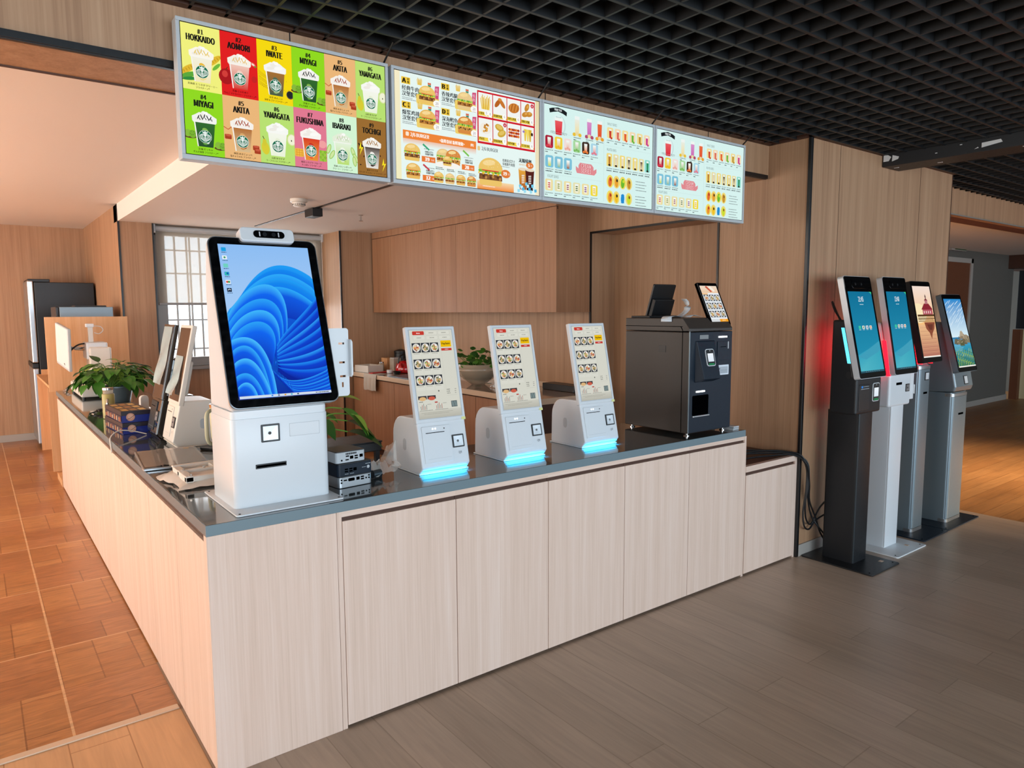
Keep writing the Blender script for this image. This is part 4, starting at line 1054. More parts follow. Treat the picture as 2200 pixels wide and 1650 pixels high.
# ------------------------------------------------------------------ big desktop kiosk
def fold(a, outer, inner, c0, c1, c2):
    """one soft fold of the wallpaper: rim highlight shading to a deep inside"""
    mid = [((p[0] * .72 + q[0] * .28), (p[1] * .72 + q[1] * .28)) for p, q in zip(outer, inner)]
    rim = [((p[0] * .985 + q[0] * .015), (p[1] * .985 + q[1] * .015)) for p, q in zip(outer, inner)]
    a.strip(outer, rim, c0, c0); a.strip(rim, mid, c0, c1); a.strip(mid, inner, c1, c2)
def wallpaper(a, w, h):
    a.rect(0, 0, w, h, 'c2dcf6', '8cbcf2'); a.poly([(0, 0), (w, 0), (w, h * .66), (w * .5, h * .62), (0, h * .50)], ['0630a8', '042088', '0a58d8', '0a5ce0', '0c6ae4'])
    clip = lambda P: [(min(max(p[0] * w, 0), w), min(max(p[1] * h, 0), h)) for p in P]
    B4 = lambda p0, p1, p2, p3: bez(p0, p1, p2, p3, 26)
    # long sheets sweeping over the crown, then curling in to the dark heart right of centre
    hx, hy = .56, .20
    for k in range(6):
        o = B4((.10 - .04 * k, .60 - .02 * k), (.36, .84 - .022 * k), (.62, .97 - .030 * k), (1.02, .78 - .040 * k))
        i = B4((.02, .40), (.3, .5), (.62, .60), (1.02, .40))
        fold(a, clip(o), clip(i), ('1c9cf4', '0e86ee', '2aa8f8')[k % 3], ('0a6cea', '0a58e0')[k % 2], '0636b8')
    for k in range(5):
        t = .08 * k
        o = B4((-.02, .52 - .012 * k), (.05, .62 - .02 * k), (.10, .60 - .03 * k), (.16 - .02 * k, .48 - .02 * k)); i = B4((-.02, .44), (.05, .46), (.1, .46), (.14, .42))
        fold(a, clip(o), clip(i), '2ea8f8', '0a62e4', '0632b0')
    for k, (ys, ax, ay, bx, by) in enumerate(((.50, .30, .86, .92, .84), (.455, .26, .74, .82, .72), (.40, .22, .66, .74, .62), (.345, .20, .58, .64, .52))):
        o = B4((-.03, ys), (ax, ay), (bx, by), (hx - .06 - .035 * k, hy + .02))
        i = B4((-.03, ys - .16), (ax - .02, ay - .30), (bx - .22, by - .26), (hx - .08 - .03 * k, hy - .02))
        fold(a, clip(o), clip(i), ('3cb4fa', '28a0f6')[k % 2], '0a64ee', '0530b4')
    # ribs running out to the right of the heart
    a.poly(clip([(.44, .16), (.50, .34), (.75, .50), (1.0, .60), (1.0, .04), (.62, .06)]), ['04209a', '0426a4', '0a4cd8', '0c5ee6', '062ca8', '021a80'])
    for k in range(8):
        o = B4((.47 - .004 * k, .33 - .020 * k), (.56, .42 - .036 * k), (.80, .52 - .054 * k), (1.02, .66 - .068 * k))
        i = B4((.50, .27 - .016 * k), (.60, .33 - .034 * k), (.84, .42 - .054 * k), (1.02, .57 - .070 * k))
        fold(a, clip(o), clip(i), ('1c8cf2', '1478ea', '2a9cf6')[k % 3], '0840ce', '031c92')
    # big folds falling to the lower left
    for k, (ys, ax, ay, bx, by, ex) in enumerate(((.36, .26, .46, .42, .30, .40), (.29, .20, .42, .34, .26, .34), (.21, .20, .34, .30, .16, .36), (.13, .16, .22, .24, .10, .28), (.05, .10, .16, .20, .08, .20))):
        o = B4((-.03, ys), (ax, ay), (bx, by), (ex, -.03)); i = B4((-.03, ys - .14), (ax - .12, ay - .17), (bx - .12, by - .12), (ex - .14, -.03))
        fold(a, clip(o), clip(i), ('46bcfc', '30a8f8')[k % 2], ('0c68ee', '0a5ae6')[k % 2], '0530b4')
    for k in range(7):
        o = B4((.36 + .03 * k, .22 - .02 * k), (.42 + .02 * k, .05 - .012 * k), (.72, .08 - .018 * k), (1.02, .16 - .024 * k))
        i = B4((.38 + .03 * k, .17 - .02 * k), (.46 + .02 * k, .02 - .012 * k), (.76, .04 - .018 * k), (1.02, .11 - .026 * k))
        fold(a, clip(o), clip(i), ('2a9ef6', '1680ee')[k % 2], '0848d6', '03229c')
    a.rect(0, 0, w, h * .016, 'cfdcea')
    for k, c in enumerate(('2a8ae8', '4a6a90', 'e8a030', '2ab0d8', '38506a')): a.rect(w * (.33 + .07 * k), h * .004, w * (.33 + .07 * k) + .006, h * .004 + .005, c)
    a.dash(w * .82, w * .97, h * .005, .003, '3a4a5a')
    for k, c in enumerate(('1aa0e0', 'e6eef4', '70d0c0', '2a90d8', 'f0f0f0', '20304a')):
        x, y = w * .055, h * (.965 - .054 * k)
        a.rrect(x - .008, y - .007, x + .008, y + .007, .002, c)
        if k == 3: a.ell(x, y, .007, .007, '38c0a8', 12); a.ell(x + .002, y + .001, .004, .004, '0a58b0', 10)
        if k == 1: a.ell(x, y, .004, .004, '3a9a6a', 6)
        if k == 4: a.ell(x - .003, y, .004, .004, 'd83a2c', 8); a.ell(x + .003, y, .004, .004, '2a9a4a', 8)
        if k == 5: a.line([(x - .005, y - .001), (x, y + .003), (x + .005, y)], .002, 'e8f0f4')
        a.dash(x - .008, x + .009, y - .0125, .0026, '2a4a6a')

def big_kiosk():
    t = T('desktop_kiosk', 'large white desktop kiosk with blue wallpaper screen on the counter corner', 'kiosk', (.30, .112, ZT))
    MB().prism(rr(-.193, .193, -.082, .34, .012), 'z', 0, .006).build('base_plate', 'white_metal', t, bevel=.002)
    for x, y in ((-.178, -.065), (.178, -.065), (-.178, .322), (.178, .322)):
        MB().lathe([(.004, .0055), (.004, .0068)], (x, y), 10).build('screw_hole', 'slot_black', t)
    MB().prism(rr(-.174, .174, 0, .275, .022), 'z', .006, .318).build('lower_body', 'white_plastic', t, smooth=True, bevel=.001)
    MB().prism(rr(-.172, .172, .004, .272, .020), 'z', .318, .345).build('collar', 'white_plastic', t, smooth=True)
    O = (-.188, -.067, .368); M = plane(O, 18)
    s, c = math.sin(R(18)), math.cos(R(18))
    bk = lambda v, n: (O[1] + v * s - n * c, O[2] + v * c + n * s)
    MB().prism([(.01, .345), (.268, .345), (.262, .78), (.235, .93), (.15, .955), bk(.60, -.028), bk(.02, -.028), (-.03, .37)], 'x', -.170, .170).build('upper_body', 'white_plastic', t, bevel=.012, seg=3)
    MB(M).prism(rr(-.004, .380, -.004, .610, .028), 'z', -.032, -.004).build('screen_housing', 'white_plastic', t, smooth=True, bevel=.002)
    MB(M).prism(rr(-.0055, .3815, -.0055, .6115, .029), 'z', -.010, -.003).build('metal_rim', 'silver', t, smooth=True)
    MB(M).prism(rr(-.002, .378, -.002, .608, .027, 8), 'z', -.003, .0).build('glass_bezel', 'black_gloss', t)
    a = Art(M @ Matrix.Translation((.027, .027, .0004))); wallpaper(a, .322, .556); a.build('screen', 'screen_picture', t)
    # depth camera on the top edge
    cb = MB(M).prism(rr(.104, .298, .594, .646, .014), 'z', -.034, .016).build('camera_bar', 'white_plastic', t, bevel=.004, seg=3)
    MB(M).prism(rr(.150, .262, .607, .634, .013), 'z', .015, .0185).build('camera_window', 'black_gloss', cb)
    for u in (.190, .222): MB(M).prism([(u + .0075 * math.cos(k * .449), .6205 + .0075 * math.sin(k * .449)) for k in range(14)], 'z', .018, .0200).build('camera_lens', 'graphite', cb)
    mk = Art(M @ Matrix.Translation((0, 0, .0187)))
    for u in (.172, .240): mk.rect(u - .002, .612, u + .002, .629, 'c8ccd0')
    mk.build('camera_mark', 'print_picture', cb)
    F = Matrix(((1, 0, 0), (0, 0, -1), (0, 1, 0))).to_4x4(); F.translation = (-.173, 0, 0)
    scanner(t, F, .098, .230, .066)
    hp = MB(F); hp.prism(rr(.201, .310, .242, .287, .003), 'z', -.001, .0012); hp.build('blank_hatch', 'white_plastic', t, bevel=.0006)
    hr = MB(F)
    for u0, u1, v0, v1 in ((.1995, .2015, .2405, .2885), (.3095, .3115, .2405, .2885), (.2015, .3095, .2405, .2422), (.2015, .3095, .2868, .2885)): hr.box(u0, u1, v0, v1, -.001, .0006)
    hr.build('hatch_seam', 'light_grey', t)
    sl = MB(F).box(.075, .184, .138, .154, -.001, .003).build('receipt_slot', 'black_plastic', t, bevel=.001)
    B(-.095, .008, -.0035, -.003, .142, .150).build('slot_mouth', 'slot_black', sl)
    # side bracket for a card terminal
    holes = [(.272, .300, .290, .298), (.335, .360, .290, .298), (.272, .300, .214, .222), (.336, .361, .214, .222), (.274, .302, .158, .166), (.338, .363, .158, .166), (.280, .288, .118, .138), (.312, .320, .118, .138), (.345, .353, .118, .138)]
    xs = sorted({.195, .378} | {h[0] for h in holes} | {h[1] for h in holes}); zs = sorted({.105, .330} | {h[2] for h in holes} | {h[3] for h in holes})
    g = MB()
    for i in range(len(xs) - 1):
        for j in range(len(zs) - 1):
            xm, zm = (xs[i] + xs[i + 1]) / 2, (zs[j] + zs[j + 1]) / 2
            if not any(h[0] < xm < h[1] and h[2] < zm < h[3] for h in holes):
                g.add([(xs[i], .19, zs[j]), (xs[i + 1], .19, zs[j]), (xs[i + 1], .19, zs[j + 1]), (xs[i], .19, zs[j + 1])], [(0, 1, 2, 3)])
    arc = lambda cx, cz, a0: [(cx + .012 * math.cos(R(a0 + 15 * q)), cz + .012 * math.sin(R(a0 + 15 * q))) for q in range(7)]
    for p in ([(.195, .330), (.378, .330)] + arc(.366, .343, 0) + arc(.207, .343, 90), [(.378, .105), (.195, .105)] + arc(.207, .094, 180) + arc(.366, .094, 270)):
        g.add([(q[0], .19, q[1]) for q in p], [list(range(len(p)))])
    g.add([(.378, .19, .31), (.378, .165, .31), (.378, .165, .16), (.378, .19, .16)], [(0, 1, 2, 3)])
    g.add([(.378, .165, .31), (.384, .165, .30), (.384, .165, .17), (.378, .165, .16)], [(0, 1, 2, 3)])
    G = MB(); G.v = [Vector((v[0] - .03, v[1], v[2] + .265)) for v in g.v]; G.f, G.mi, G.c = g.f, g.mi, g.c
    o = G.build('terminal_bracket', 'white_metal', t, recalc=False); o['label'] = 'slotted white metal bracket'
    sd = o.modifiers.new('thickness', 'SOLIDIFY'); sd.thickness = .003; sd.offset = 0
    B(.165, .178, .17, .21, .42, .56).build('bracket_arm', 'white_metal', t)
big_kiosk()

# ------------------------------------------------------------------ dark cash machine
def cash_machine():
    t = T('cash_machine', 'tall charcoal cash payment machine with small lit screen on the counter end', 'payment machine', (2.485, .06, ZT))
    Wd, D = .375, .462
    for x in (.03, .345):
        for y in (.03, .43):
            MB().lathe([(.016, 0), (.016, .004), (.008, .006), (.008, .022)], (x, y), 14).build('levelling_foot', 'chrome', t)
    B(0, Wd, 0, D, .016, .566).build('body', 'cash_grey', t, bevel=.004)
    MB().prism([(-.001, .569), (D, .569), (D, .640), (.045, .640), (-.001, .585)], 'x', 0, Wd).build('lid', 'cash_grey', t, bevel=.003)
    B(.004, Wd - .004, -.004, .0, .020, .564).build('front_door', 'graphite_dark', t, bevel=.0015)
    sd = MB()
    sd.box(-.0012, .0, .046, .462, .594, .597).box(-.0012, 0, .044, .047, .02, .575).box(-.0012, 0, .0, .044, .569, .572); sd.add([(-.001, .047, .575), (-.001, .044, .577), (-.001, .056, .597), (-.001, .060, .594)], [(0, 1, 2, 3)])
    sd.build('side_seam', 'slot_black', t)
    B(-.002, .002, -.005, .0, .02, .57).build('corner_edge', 'grey_metal', t)
    MB().prism(rr(.160, .210, .452, .490, .004), 'x', -.0015, .001).build('side_keypad_mark', 'black_plastic', t)
    F = Matrix(((1, 0, 0), (0, 0, -1), (0, 1, 0))).to_4x4(); F.translation = (0, -.004, 0)
    MB(F).box(.080, .155, .527, .549, -.001, .002).build('camera_slit', 'black_gloss', t)
    for u, v in ((.247, .531), (.060, .238)): MB(F).box(u, u + .074, v, v + .008, 0, .003).build('guide_light', 'led_white', t)
    bp = MB(F).box(.236, .338, .405, .510, -.001, .004).build('banknote_panel', 'graphite_dark', t, bevel=.001)
    MB(F).box(.262, .312, .478, .481, .003, .0046).build('banknote_slot', 'slot_black', bp)
    MB(F).box(.326, .334, .468, .508, .003, .0055).build('level_mark', 'light_grey', bp)
    # sloping pod that holds the card terminal
    vs = [(.045, -.004, .518), (.206, -.004, .518), (.206, -.004, .292), (.045, -.004, .292), (.052, -.012, .516), (.205, -.012, .516), (.205, -.056, .312), (.064, -.056, .312)]
    pd = MB().add(vs, [(0, 1, 5, 4), (1, 2, 6, 5), (2, 3, 7, 6), (3, 0, 4, 7), (4, 5, 6, 7), (0, 3, 2, 1)]).build('terminal_pod', 'graphite_dark', t, bevel=.003)
    K = plane((.058, -.056, .312), 12.2)
    terminal(pd, K, .044, .070, .074, .094)
    la = Art(F @ Matrix.Translation((0, 0, .001))); la.rrect(.228, .322, .344, .378, .004, 'dfe6ee'); la.rrect(.238, .330, .336, .368, .002, 'b4bcc4'); la.rect(.240, .354, .265, .360, '3a4450'); la.dash(.240, .33, .347, .003, '8a949c'); la.dash(.240, .325, .340, .003, '9aa4ac'); la.dash(.240, .328, .333, .003, '9aa4ac')
    la.build('paper_notice', 'print_picture', t)
    bn = MB(F).prism(rr(.030, .168, .112, .222, .008), 'z', -.001, .0015).build('coin_tray', 'slot_black', t)
    MB(F).box(.028, .170, .104, .113, -.001, .010).build('tray_lip', 'silver', bn, bevel=.002)
    # tilted touch screen at the front, second one seen from behind at the back
    M = plane((.213, .018, .600), 25)
    sc = MB(M).prism(rr(0, .178, 0, .262, .006), 'z', -.018, -.001).build('customer_screen', 'slot_black', t, bevel=.002)
    MB(M).prism(rr(.002, .176, .002, .260, .005), 'z', -.002, 0).build('screen_glass', 'black_gloss', sc)
    a = Art(M @ Matrix.Translation((.014, .020, .0004))); w, h = .150, .222
    a.rect(0, 0, w, h, 'e8eef4'); a.rect(0, h * .80, w, h, 'e8c4a0', 'f0dcc8'); a.poly([(w * .3, h * .97), (w * .55, h * .82), (w * .64, h * .84), (w * .4, h)], 'c8543a'); a.poly([(w * .5, h * .96), (w * .75, h * .83), (w * .82, h * .87), (w * .62, h)], 'f6ece0')
    a.rect(w * .0, h * .755, w * .33, h * .795, 'f0c088')
    for r in range(3):
        for c in range(3): bowl(a, w * (.18 + .32 * c), h * (.66 - .225 * r), w * .27, r + c)
        a.dash(w * .05, w * .9, h * (.565 - .225 * r), .003, 'a8b0b4')
    a.rect(w * .5, 0, w, h * .075, 'f0a020'); a.dash(w * .65, w * .85, h * .03, .004, 'fae6c0'); a.rect(0, 0, w * .5, h * .075, 'd4d8da')
    a.build('screen', 'screen_picture', sc)
    MB(M).box(.06, .12, .02, .11, -.05, -.018).build('screen_arm', 'black_plastic', sc)
    Nn = Matrix.Translation((.375, .478, .648)) @ Matrix.Rotation(R(180), 4, 'Z') @ plane((0, 0, 0), 18)
    rs = MB(Nn).prism(rr(0, .195, 0, .20, .008), 'z', -.012, 0).build('staff_screen', 'black_plastic', t, bevel=.002)
    MB(Nn).box(.01, .185, -.005, .115, -.040, -.012).build('back_cover', 'graphite', rs, bevel=.004)
    for u in (.03, .165): MB(Nn).box(u - .008, u + .008, .0, .016, -.048, -.038).build('hinge', 'chrome', rs)
    B(.02, .33, .30, .44, .640, .652).build('printer_cover', 'graphite', t, bevel=.003)

def terminal(t, K, u, v, w, h):
    """small card terminal: white rim, dark face, lit display, green strip"""
    r = MB(K).prism(rr(u, u + w, v, v + h, .014), 'z', 0, .004).build('terminal_rim', 'white_plastic', t)
    MB(K).prism(rr(u + .004, u + w - .004, v + .004, v + h - .004, .011), 'z', .003, .005).build('terminal_face', 'black_plastic', r)
    a = Art(K @ Matrix.Translation((0, 0, .0052))); a.rect(u + w * .17, v + h * .26, u + w * .83, v + h * .74, 'dce8f4', 'eef4fa'); a.rect(u + w * .18, v + h * .06, u + w * .82, v + h * .16, '1f7a4a')
    a.line([(u + w * .45, v + h * .86), (u + w * .5, v + h * .92), (u + w * .55, v + h * .86)], .002, 'c8d0d4')
    a.build('terminal_display', 'screen_picture', r)
cash_machine()
def receipt(label, pts, w, col='print'):
    P = spline(pts, 6); b = MB(); vs = []
    for i, p in enumerate(P):
        d = (P[min(i + 1, len(P) - 1)] - P[max(i - 1, 0)]); s = Vector((d.y, -d.x, 0)); s = s.normalized() if s.length > 1e-6 else Vector((1, 0, 0))
        vs += [p + s * w / 2, p - s * w / 2]
    b.add(vs, [(2 * i, 2 * i + 1, 2 * i + 3, 2 * i + 2) for i in range(len(P) - 1)])
    o = b.build('receipt', 'white_plastic', smooth=True, recalc=False); tag(o, label, 'receipt', 'paper receipts on the cash machine')
    sd = o.modifiers.new('thickness', 'SOLIDIFY'); sd.thickness = .0004
z = 1.512
receipt('flat paper receipt hanging over the side edge of the cash machine lid', [(2.462, .20, z - .020), (2.475, .205, z + .006), (2.54, .215, z + .010), (2.60, .23, z + .004)], .058)
receipt('folded paper receipt in the middle of the cash machine lid', [(2.585, .17, z + .003), (2.635, .18, z + .014), (2.68, .175, z + .009), (2.71, .160, z + .005)], .058)
receipt('paper receipt curling upright from the cash machine lid', [(2.60, .25, z + .004), (2.66, .26, z + .014), (2.715, .265, z + .045), (2.715, .268, z + .085), (2.690, .27, z + .105)], .040)
pp = T('papers', 'small stack of white papers on the worktop behind the cash machine', 'papers', (2.895, .10, ZT))
for k in range(3): B(-.03 + .004 * k, .026, -.06, .04 - .006 * k, .007 * k, .007 * k + .005).build('paper_block', ('white_plastic', 'light_grey', 'white_plastic')[k], pp, bevel=.001)
# ------------------------------------------------------------------ floor standing kiosks by the column
def photo(a, w, h, kind):
    if kind == 'clock':
        a.rect(0, 0, w, h, '1f93b4', '0b6f96'); a.poly([(0, h * .22), (w, h * .36), (w, 0), (0, 0)], ['2a9cba', '2fa0b8', '3aa6bc', '4fb4c4'])
        a.poly([(w * .0, h * .20), (w, h * .38), (w, h * .26), (w * .3, h * .16)], '3c9cb8')
        a.rect(0, 0, w, h * .022, '245060'); a.poly([(w * .9, h), (w, h), (w, h * .965)], '3ac08a')
    elif kind == 'pier':
        a.rect(0, h * .46, w, h, 'f6c07c', 'f2ded2'); a.ell(w * .1, h * .62, w * .5, h * .14, 'fae6b8', 20); a.rect(0, 0, w, h * .46, 'b06a5c', 'f2c48e')
        for k in range(26): a.rect(w * .02 * (k % 3), h * .018 * k, w * (1 - .04 * (k % 4)), h * (.018 * k + .004), ('c88a70', 'd8a07c', 'a8685c')[k % 3])
        a.poly([(w * .38, h * .60), (w * .95, h * .60), (w * .95, h * .67), (w * .74, h * .74), (w * .50, h * .74), (w * .38, h * .67)], 'b0525e'); a.poly([(w * .32, h * .67), (w * .98, h * .67), (w * .78, h * .755), (w * .52, h * .755)], '8a2430')
        a.rect(w * .58, h * .75, w * .74, h * .80, 'b87a80'); a.poly([(w * .55, h * .80), (w * .77, h * .80), (w * .66, h * .83)], '7a2832'); a.rect(w * .635, h * .82, w * .685, h * .85, '5a3a40'); a.poly([(w * .62, h * .85), (w * .70, h * .85), (w * .66, h * .89)], '4a2c34')
        for k in range(4): a.rect(w * (.44 + .12 * k), h * .615, w * (.49 + .12 * k), h * .65, 'f0d0c8')
        a.rect(w * .05, h * .575, w, h * .60, '5a3a1c')
        for k in range(12): a.line([(w * (.08 + .075 * k), h * .50), (w * (.08 + .075 * k), h * .58)], w * .018, '4a2f16'); a.line([(w * (.08 + .075 * k), h * .51), (w * (.14 + .075 * k), h * .57)], w * .010, '6a4a22')
        a.rect(w * .05, h * .535, w, h * .545, '6a4a22'); a.rect(w * .05, h * .50, w, h * .508, '7a5a2a')
        a.poly([(w * .36, h * .49), (w * .98, h * .49), (w * .9, h * .40), (w * .74, h * .33), (w * .66, h * .25), (w * .58, h * .34), (w * .42, h * .40)], '8a4a34'); a.poly([(w * .5, h * .46), (w * .85, h * .46), (w * .76, h * .38), (w * .6, h * .38)], '6a3426')
    else:
        a.rect(0, h * .43, w, h, 'd8eef6', '1c86cc')
        for k in range(22):
            x, y = w * ((k * .37) % 1), h * (.62 + .36 * ((k * .29) % 1)); L = .10 + .16 * ((k * .53) % 1)
            a.ell(x, y, w * L, h * .0045, ('e6f2f8', 'cfe6f4')[k % 2], 12, 22 + 10 * ((k * .7) % 1))
        a.rect(0, h * .30, w, h * .435, '3aa0c8', '2a78a8'); a.rect(0, 0, w, h * .31, '2a6a58', '2f98b8')
        for k in range(9): a.rect(0, h * (.24 + .02 * k), w * (.4 + .06 * (k % 3)), h * (.243 + .02 * k), 'c8e6ee')
        for x, y, s, c in ((.62, .44, .2, '8a7a66'), (.8, .42, .24, '9a8a72'), (.58, .48, .12, 'b0a088'), (.2, .37, .16, '6a6450'), (.4, .36, .18, '7a725a'), (.62, .36, .2, '6a6048'), (.85, .38, .16, '857a60'), (.5, .34, .14, '5a5a3a')):
            a.poly([(w * (x - s), h * (y - .03)), (w * (x + s), h * (y - .035)), (w * (x + s * .8), h * (y + .02)), (w * (x + s * .2), h * (y + .05)), (w * (x - s * .5), h * (y + .035))], c)
        for k in range(90):
            x = w * ((k * .377) % 1); y = h * (.025 + .22 * ((k * .613) % 1)); a.ell(x, y, w * .07, h * .005, ('9ab83a', 'c8d048', '5a8a2a', '7aa030', '3a6a4a')[k % 5], 7, 37 * k)
        for k in range(16): a.ell(w * (.2 + .75 * ((k * .41) % 1)), h * (.335 + .12 * ((k * .23) % 1)), w * .05, h * .008, ('5a5446', 'b8aa90', '7a6e58')[k % 3], 7, 20 * k)
    if kind != 'clock': a.rect(0, 0, w, h * .018, 'f2efe8')

def clock_extras(a, w, h, tm):
    a.text(tm, w * .5, h * .875, h * .062, 'eef6f8', sx=.62, bold=.005); a.dash(w * .42, w * .58, h * .835, .004, 'c8e0e6')
    for k, c in enumerate(('3ac0a0', 'e8e8e0', 'f0f0ea', 'e6e2d8')):
        x = w * (.26 + .155 * k); a.rrect(x - .014, h * .535, x + .014, h * .575, .004, c); a.dash(x - .012, x + .012, h * .522, .003, 'd0e6ea')
        if k: a.ell(x, h * .555, .006, .008, ('', '4a8a5a', '2a6aa8', 'c8783a')[k], 8)
    for k in range(7): a.rect(w * (.22 + .09 * k), h * .008, w * (.22 + .09 * k) + .004, h * .014, 'b8d0d8')

def floor_kiosk(label, x, pic, tm=None, *, base, col, head, scr, base_m, col_m, head_m, rim_m, face=None, style='box'):
    t = T('floor_kiosk', label, 'kiosk', (x, 0, 0), 0, 'floor standing kiosks along the column')
    bx0, bx1, by0, by1 = base
    bp = MB().prism(rr(bx0, bx1, by0, by1, .014), 'z', 0, .008).build('base_plate', base_m, t, bevel=.002)
    for u, v in ((bx1 - .03, by0 + .03), (bx1 - .03, by1 - .03), (bx0 + .03, by0 + .03)):
        MB().lathe([(.005, .0075), (.005, .009)], (u, v), 8).build('bolt_hole', 'slot_black', bp)
    cx, cw, y0, y1, ztop = col
    pts = rr(cx - cw / 2, cx + cw / 2, y0, y1, .014)
    MB().prism(pts, 'z', .008, ztop).build('column', col_m, t, smooth=True)
    if style == 'steel':
        sh = MB().prism(rr(cx - cw / 2 + .004, cx + cw / 2 + .004, y0 - .012, y0 + .05, .02), 'z', .035, ztop - .03); sh.build('column_cover', col_m, t, smooth=True)
        MB().prism(rr(cx - cw / 2 - .002, cx + cw / 2 + .006, y0 - .013, y0 + .055, .02), 'z', ztop - .028, ztop - .006).build('column_cap', 'silver', t, smooth=True)
        MB().prism(rr(cx - cw / 2 - .002, cx + cw / 2 + .006, y0 - .013, y0 + .055, .02), 'z', .009, .033).build('column_foot', 'silver', t, smooth=True)
        zs = head['slot']; F = Matrix(((1, 0, 0), (0, 0, -1), (0, 1, 0))).to_4x4(); F.translation = (cx - cw / 2, y0 - .012, 0)
        MB(F).box(cw * .42, cw * .75, zs, zs + .014, -.002, .002).build('ticket_slot', 'slot_black', t)
    else:
        MB().box(cx - cw / 2 + .001, cx - cw / 2 + .012, y0 - .001, y0 + .01, .01, ztop).build('column_edge', 'grey_metal_dark' if style == 'box' else col_m, t, bevel=.004)
    # screen slab
    u0, w_, yb, zb, lean, hgt = scr
    M = plane((u0, yb, zb), lean); s_, c_ = math.sin(R(lean)), math.cos(R(lean))
    MB(M).prism(rr(0, w_, 0, hgt, .018), 'z', -.038, -.003).build('screen_housing', rim_m, t, smooth=True)
    MB(M).prism(rr(.003, w_ - .003, .003, hgt - .003, .016), 'z', -.003, .0).build('glass_bezel', 'black_gloss', t)
    if pic == 'clock': m0, m1, m2, m3 = .022, w_ - .022, .035, hgt - .095
    else: m0, m1, m2, m3 = .02, w_ - .02, .035, hgt - .035
    a = Art(M @ Matrix.Translation((m0, m2, .0003)), clip=(m1 - m0, m3 - m2)); photo(a, m1 - m0, m3 - m2, pic)
    if tm: clock_extras(a, m1 - m0, m3 - m2, tm)
    a.build('screen', 'screen_picture', t)
    if pic == 'clock':
        cv = MB(M).prism(rr(w_ * .26, w_ * .74, hgt - .075, hgt - .025, .018), 'z', -.001, .002).build('face_camera', 'black_gloss', t, bevel=.001)
        for q in (.38, .6): MB(M).prism([(w_ * q + .008 * math.cos(k * .524), hgt - .05 + .008 * math.sin(k * .524)) for k in range(12)], 'z', .001, .004).build('camera_lens', 'black_plastic', cv)
    return t, M
# charcoal kiosk, nearest
t, M = floor_kiosk('charcoal floor kiosk with cyan side light, its screen clock at 21:45', 3.705, 'clock', '21:45',
    base=(-.185, .165, -.472, -.024), col=(0, .170, -.305, -.105, .94), head={}, scr=(-.162, .325, -.340, 1.146, 12.3, .62),
    base_m='black_plastic', col_m='graphite', head_m='graphite', rim_m='bright_silver')
hd = MB().prism([(-.315, .93), (-.15, .93), (-.15, 1.49), (-.232, 1.49), (-.292, 1.16), (-.315, 1.14)], 'x', -.150, .150).build('head_case', 'graphite', t, bevel=.012, seg=3)
F = Matrix(((1, 0, 0), (0, 0, -1), (0, 1, 0))).to_4x4(); F.translation = (-.150, -.315, .93)
pr = MB(F).box(.026, .150, .022, .178, -.002, .003).build('printer_door', 'black_plastic', t, bevel=.002)
q = Art(F @ Matrix.Translation((0, 0, .0032))); q.rect(.045, .155, .142, .172, '14181c'); q.rect(.048, .158, .068, .170, '2a8ae0'); q.dash(.074, .138, .162, .006, '8a949c'); q.rect(.045, .150, .142, .153, 'a8b0b4'); q.build('printer_display', 'print_picture', pr)
terminal(t, F @ Matrix.Translation((0, 0, .001)), .186, .068, .082, .112)
for s in (-1, 1):
    MB().prism([(-.272, 1.235), (-.254, 1.235), (-.207, 1.445), (-.225, 1.445)], 'x', s * .149, s * .1535).build('side_light', 'led_cyan' if s < 0 else 'led_red', t)
    MB().prism([(-.262 + .016 * math.cos(k * .524), 1.165 + .022 * math.sin(k * .524)) for k in range(12)], 'x', s * .1495, s * .151).build('speaker_grille', 'black_plastic', t)
MB().tube(spline([(-.06, -.16, 1.48), (-.075, -.12, 1.55), (-.07, -.10, 1.60), (-.055, -.12, 1.54), (-.05, -.15, 1.48)], 5), .006, 6).build('antenna_cable', 'black_plastic', t)
MB().box(.085, .115, -.40, -.378, .008, .0095).build('bolt_sticker', 'beige_edge', t)
# white kiosk
t, M = floor_kiosk('white floor kiosk with red side light, its screen clock at 13:40', 4.15, 'clock', '13:40',
    base=(-.20, .205, -.425, -.02), col=(.005, .178, -.285, -.10, .94), head={}, scr=(-.155, .312, -.335, 1.142, 10.5, .625),
    base_m='white_metal', col_m='white_plastic', head_m='white_plastic', rim_m='bright_silver', style='plain')
MB().prism([(-.300, .935), (-.13, .935), (-.13, 1.47), (-.225, 1.47), (-.290, 1.16), (-.300, 1.14)], 'x', -.150, .140).build('head_case', 'white_plastic', t, bevel=.014, seg=3)
F = Matrix(((1, 0, 0), (0, 0, -1), (0, 1, 0))).to_4x4(); F.translation = (-.150, -.300, .93)
MB(F).box(.085, .160, .142, .158, -.002, .002).build('ticket_slot', 'slot_black', t)
scanner(t, F, .215, .092, .052)
for s in (-1, 1):
    MB().prism([(-.300, 1.135), (-.276, 1.135), (-.244, 1.356), (-.266, 1.356)], 'x', s * .145, s * (.156 if s < 0 else .148)).build('side_light', 'led_red', t)
br = MB(); br.box(.150, .20, -.292, -.289, .97, 1.17).box(.140, .20, -.292, -.20, .965, .97).box(.192, .198, -.302, -.289, 1.0, 1.06)
br.build('card_holder', 'white_metal', t, bevel=.003)
MB().box(.075, .10, -.362, -.338, .008, .0095).build('bolt_sticker', 'beige_edge', t)
l = bpy.data.lights.new('red_glow', 'AREA'); l.shape = 'RECTANGLE'; l.size = .26; l.size_y = .02; l.energy = 3; l.color = (1, .02, .04)
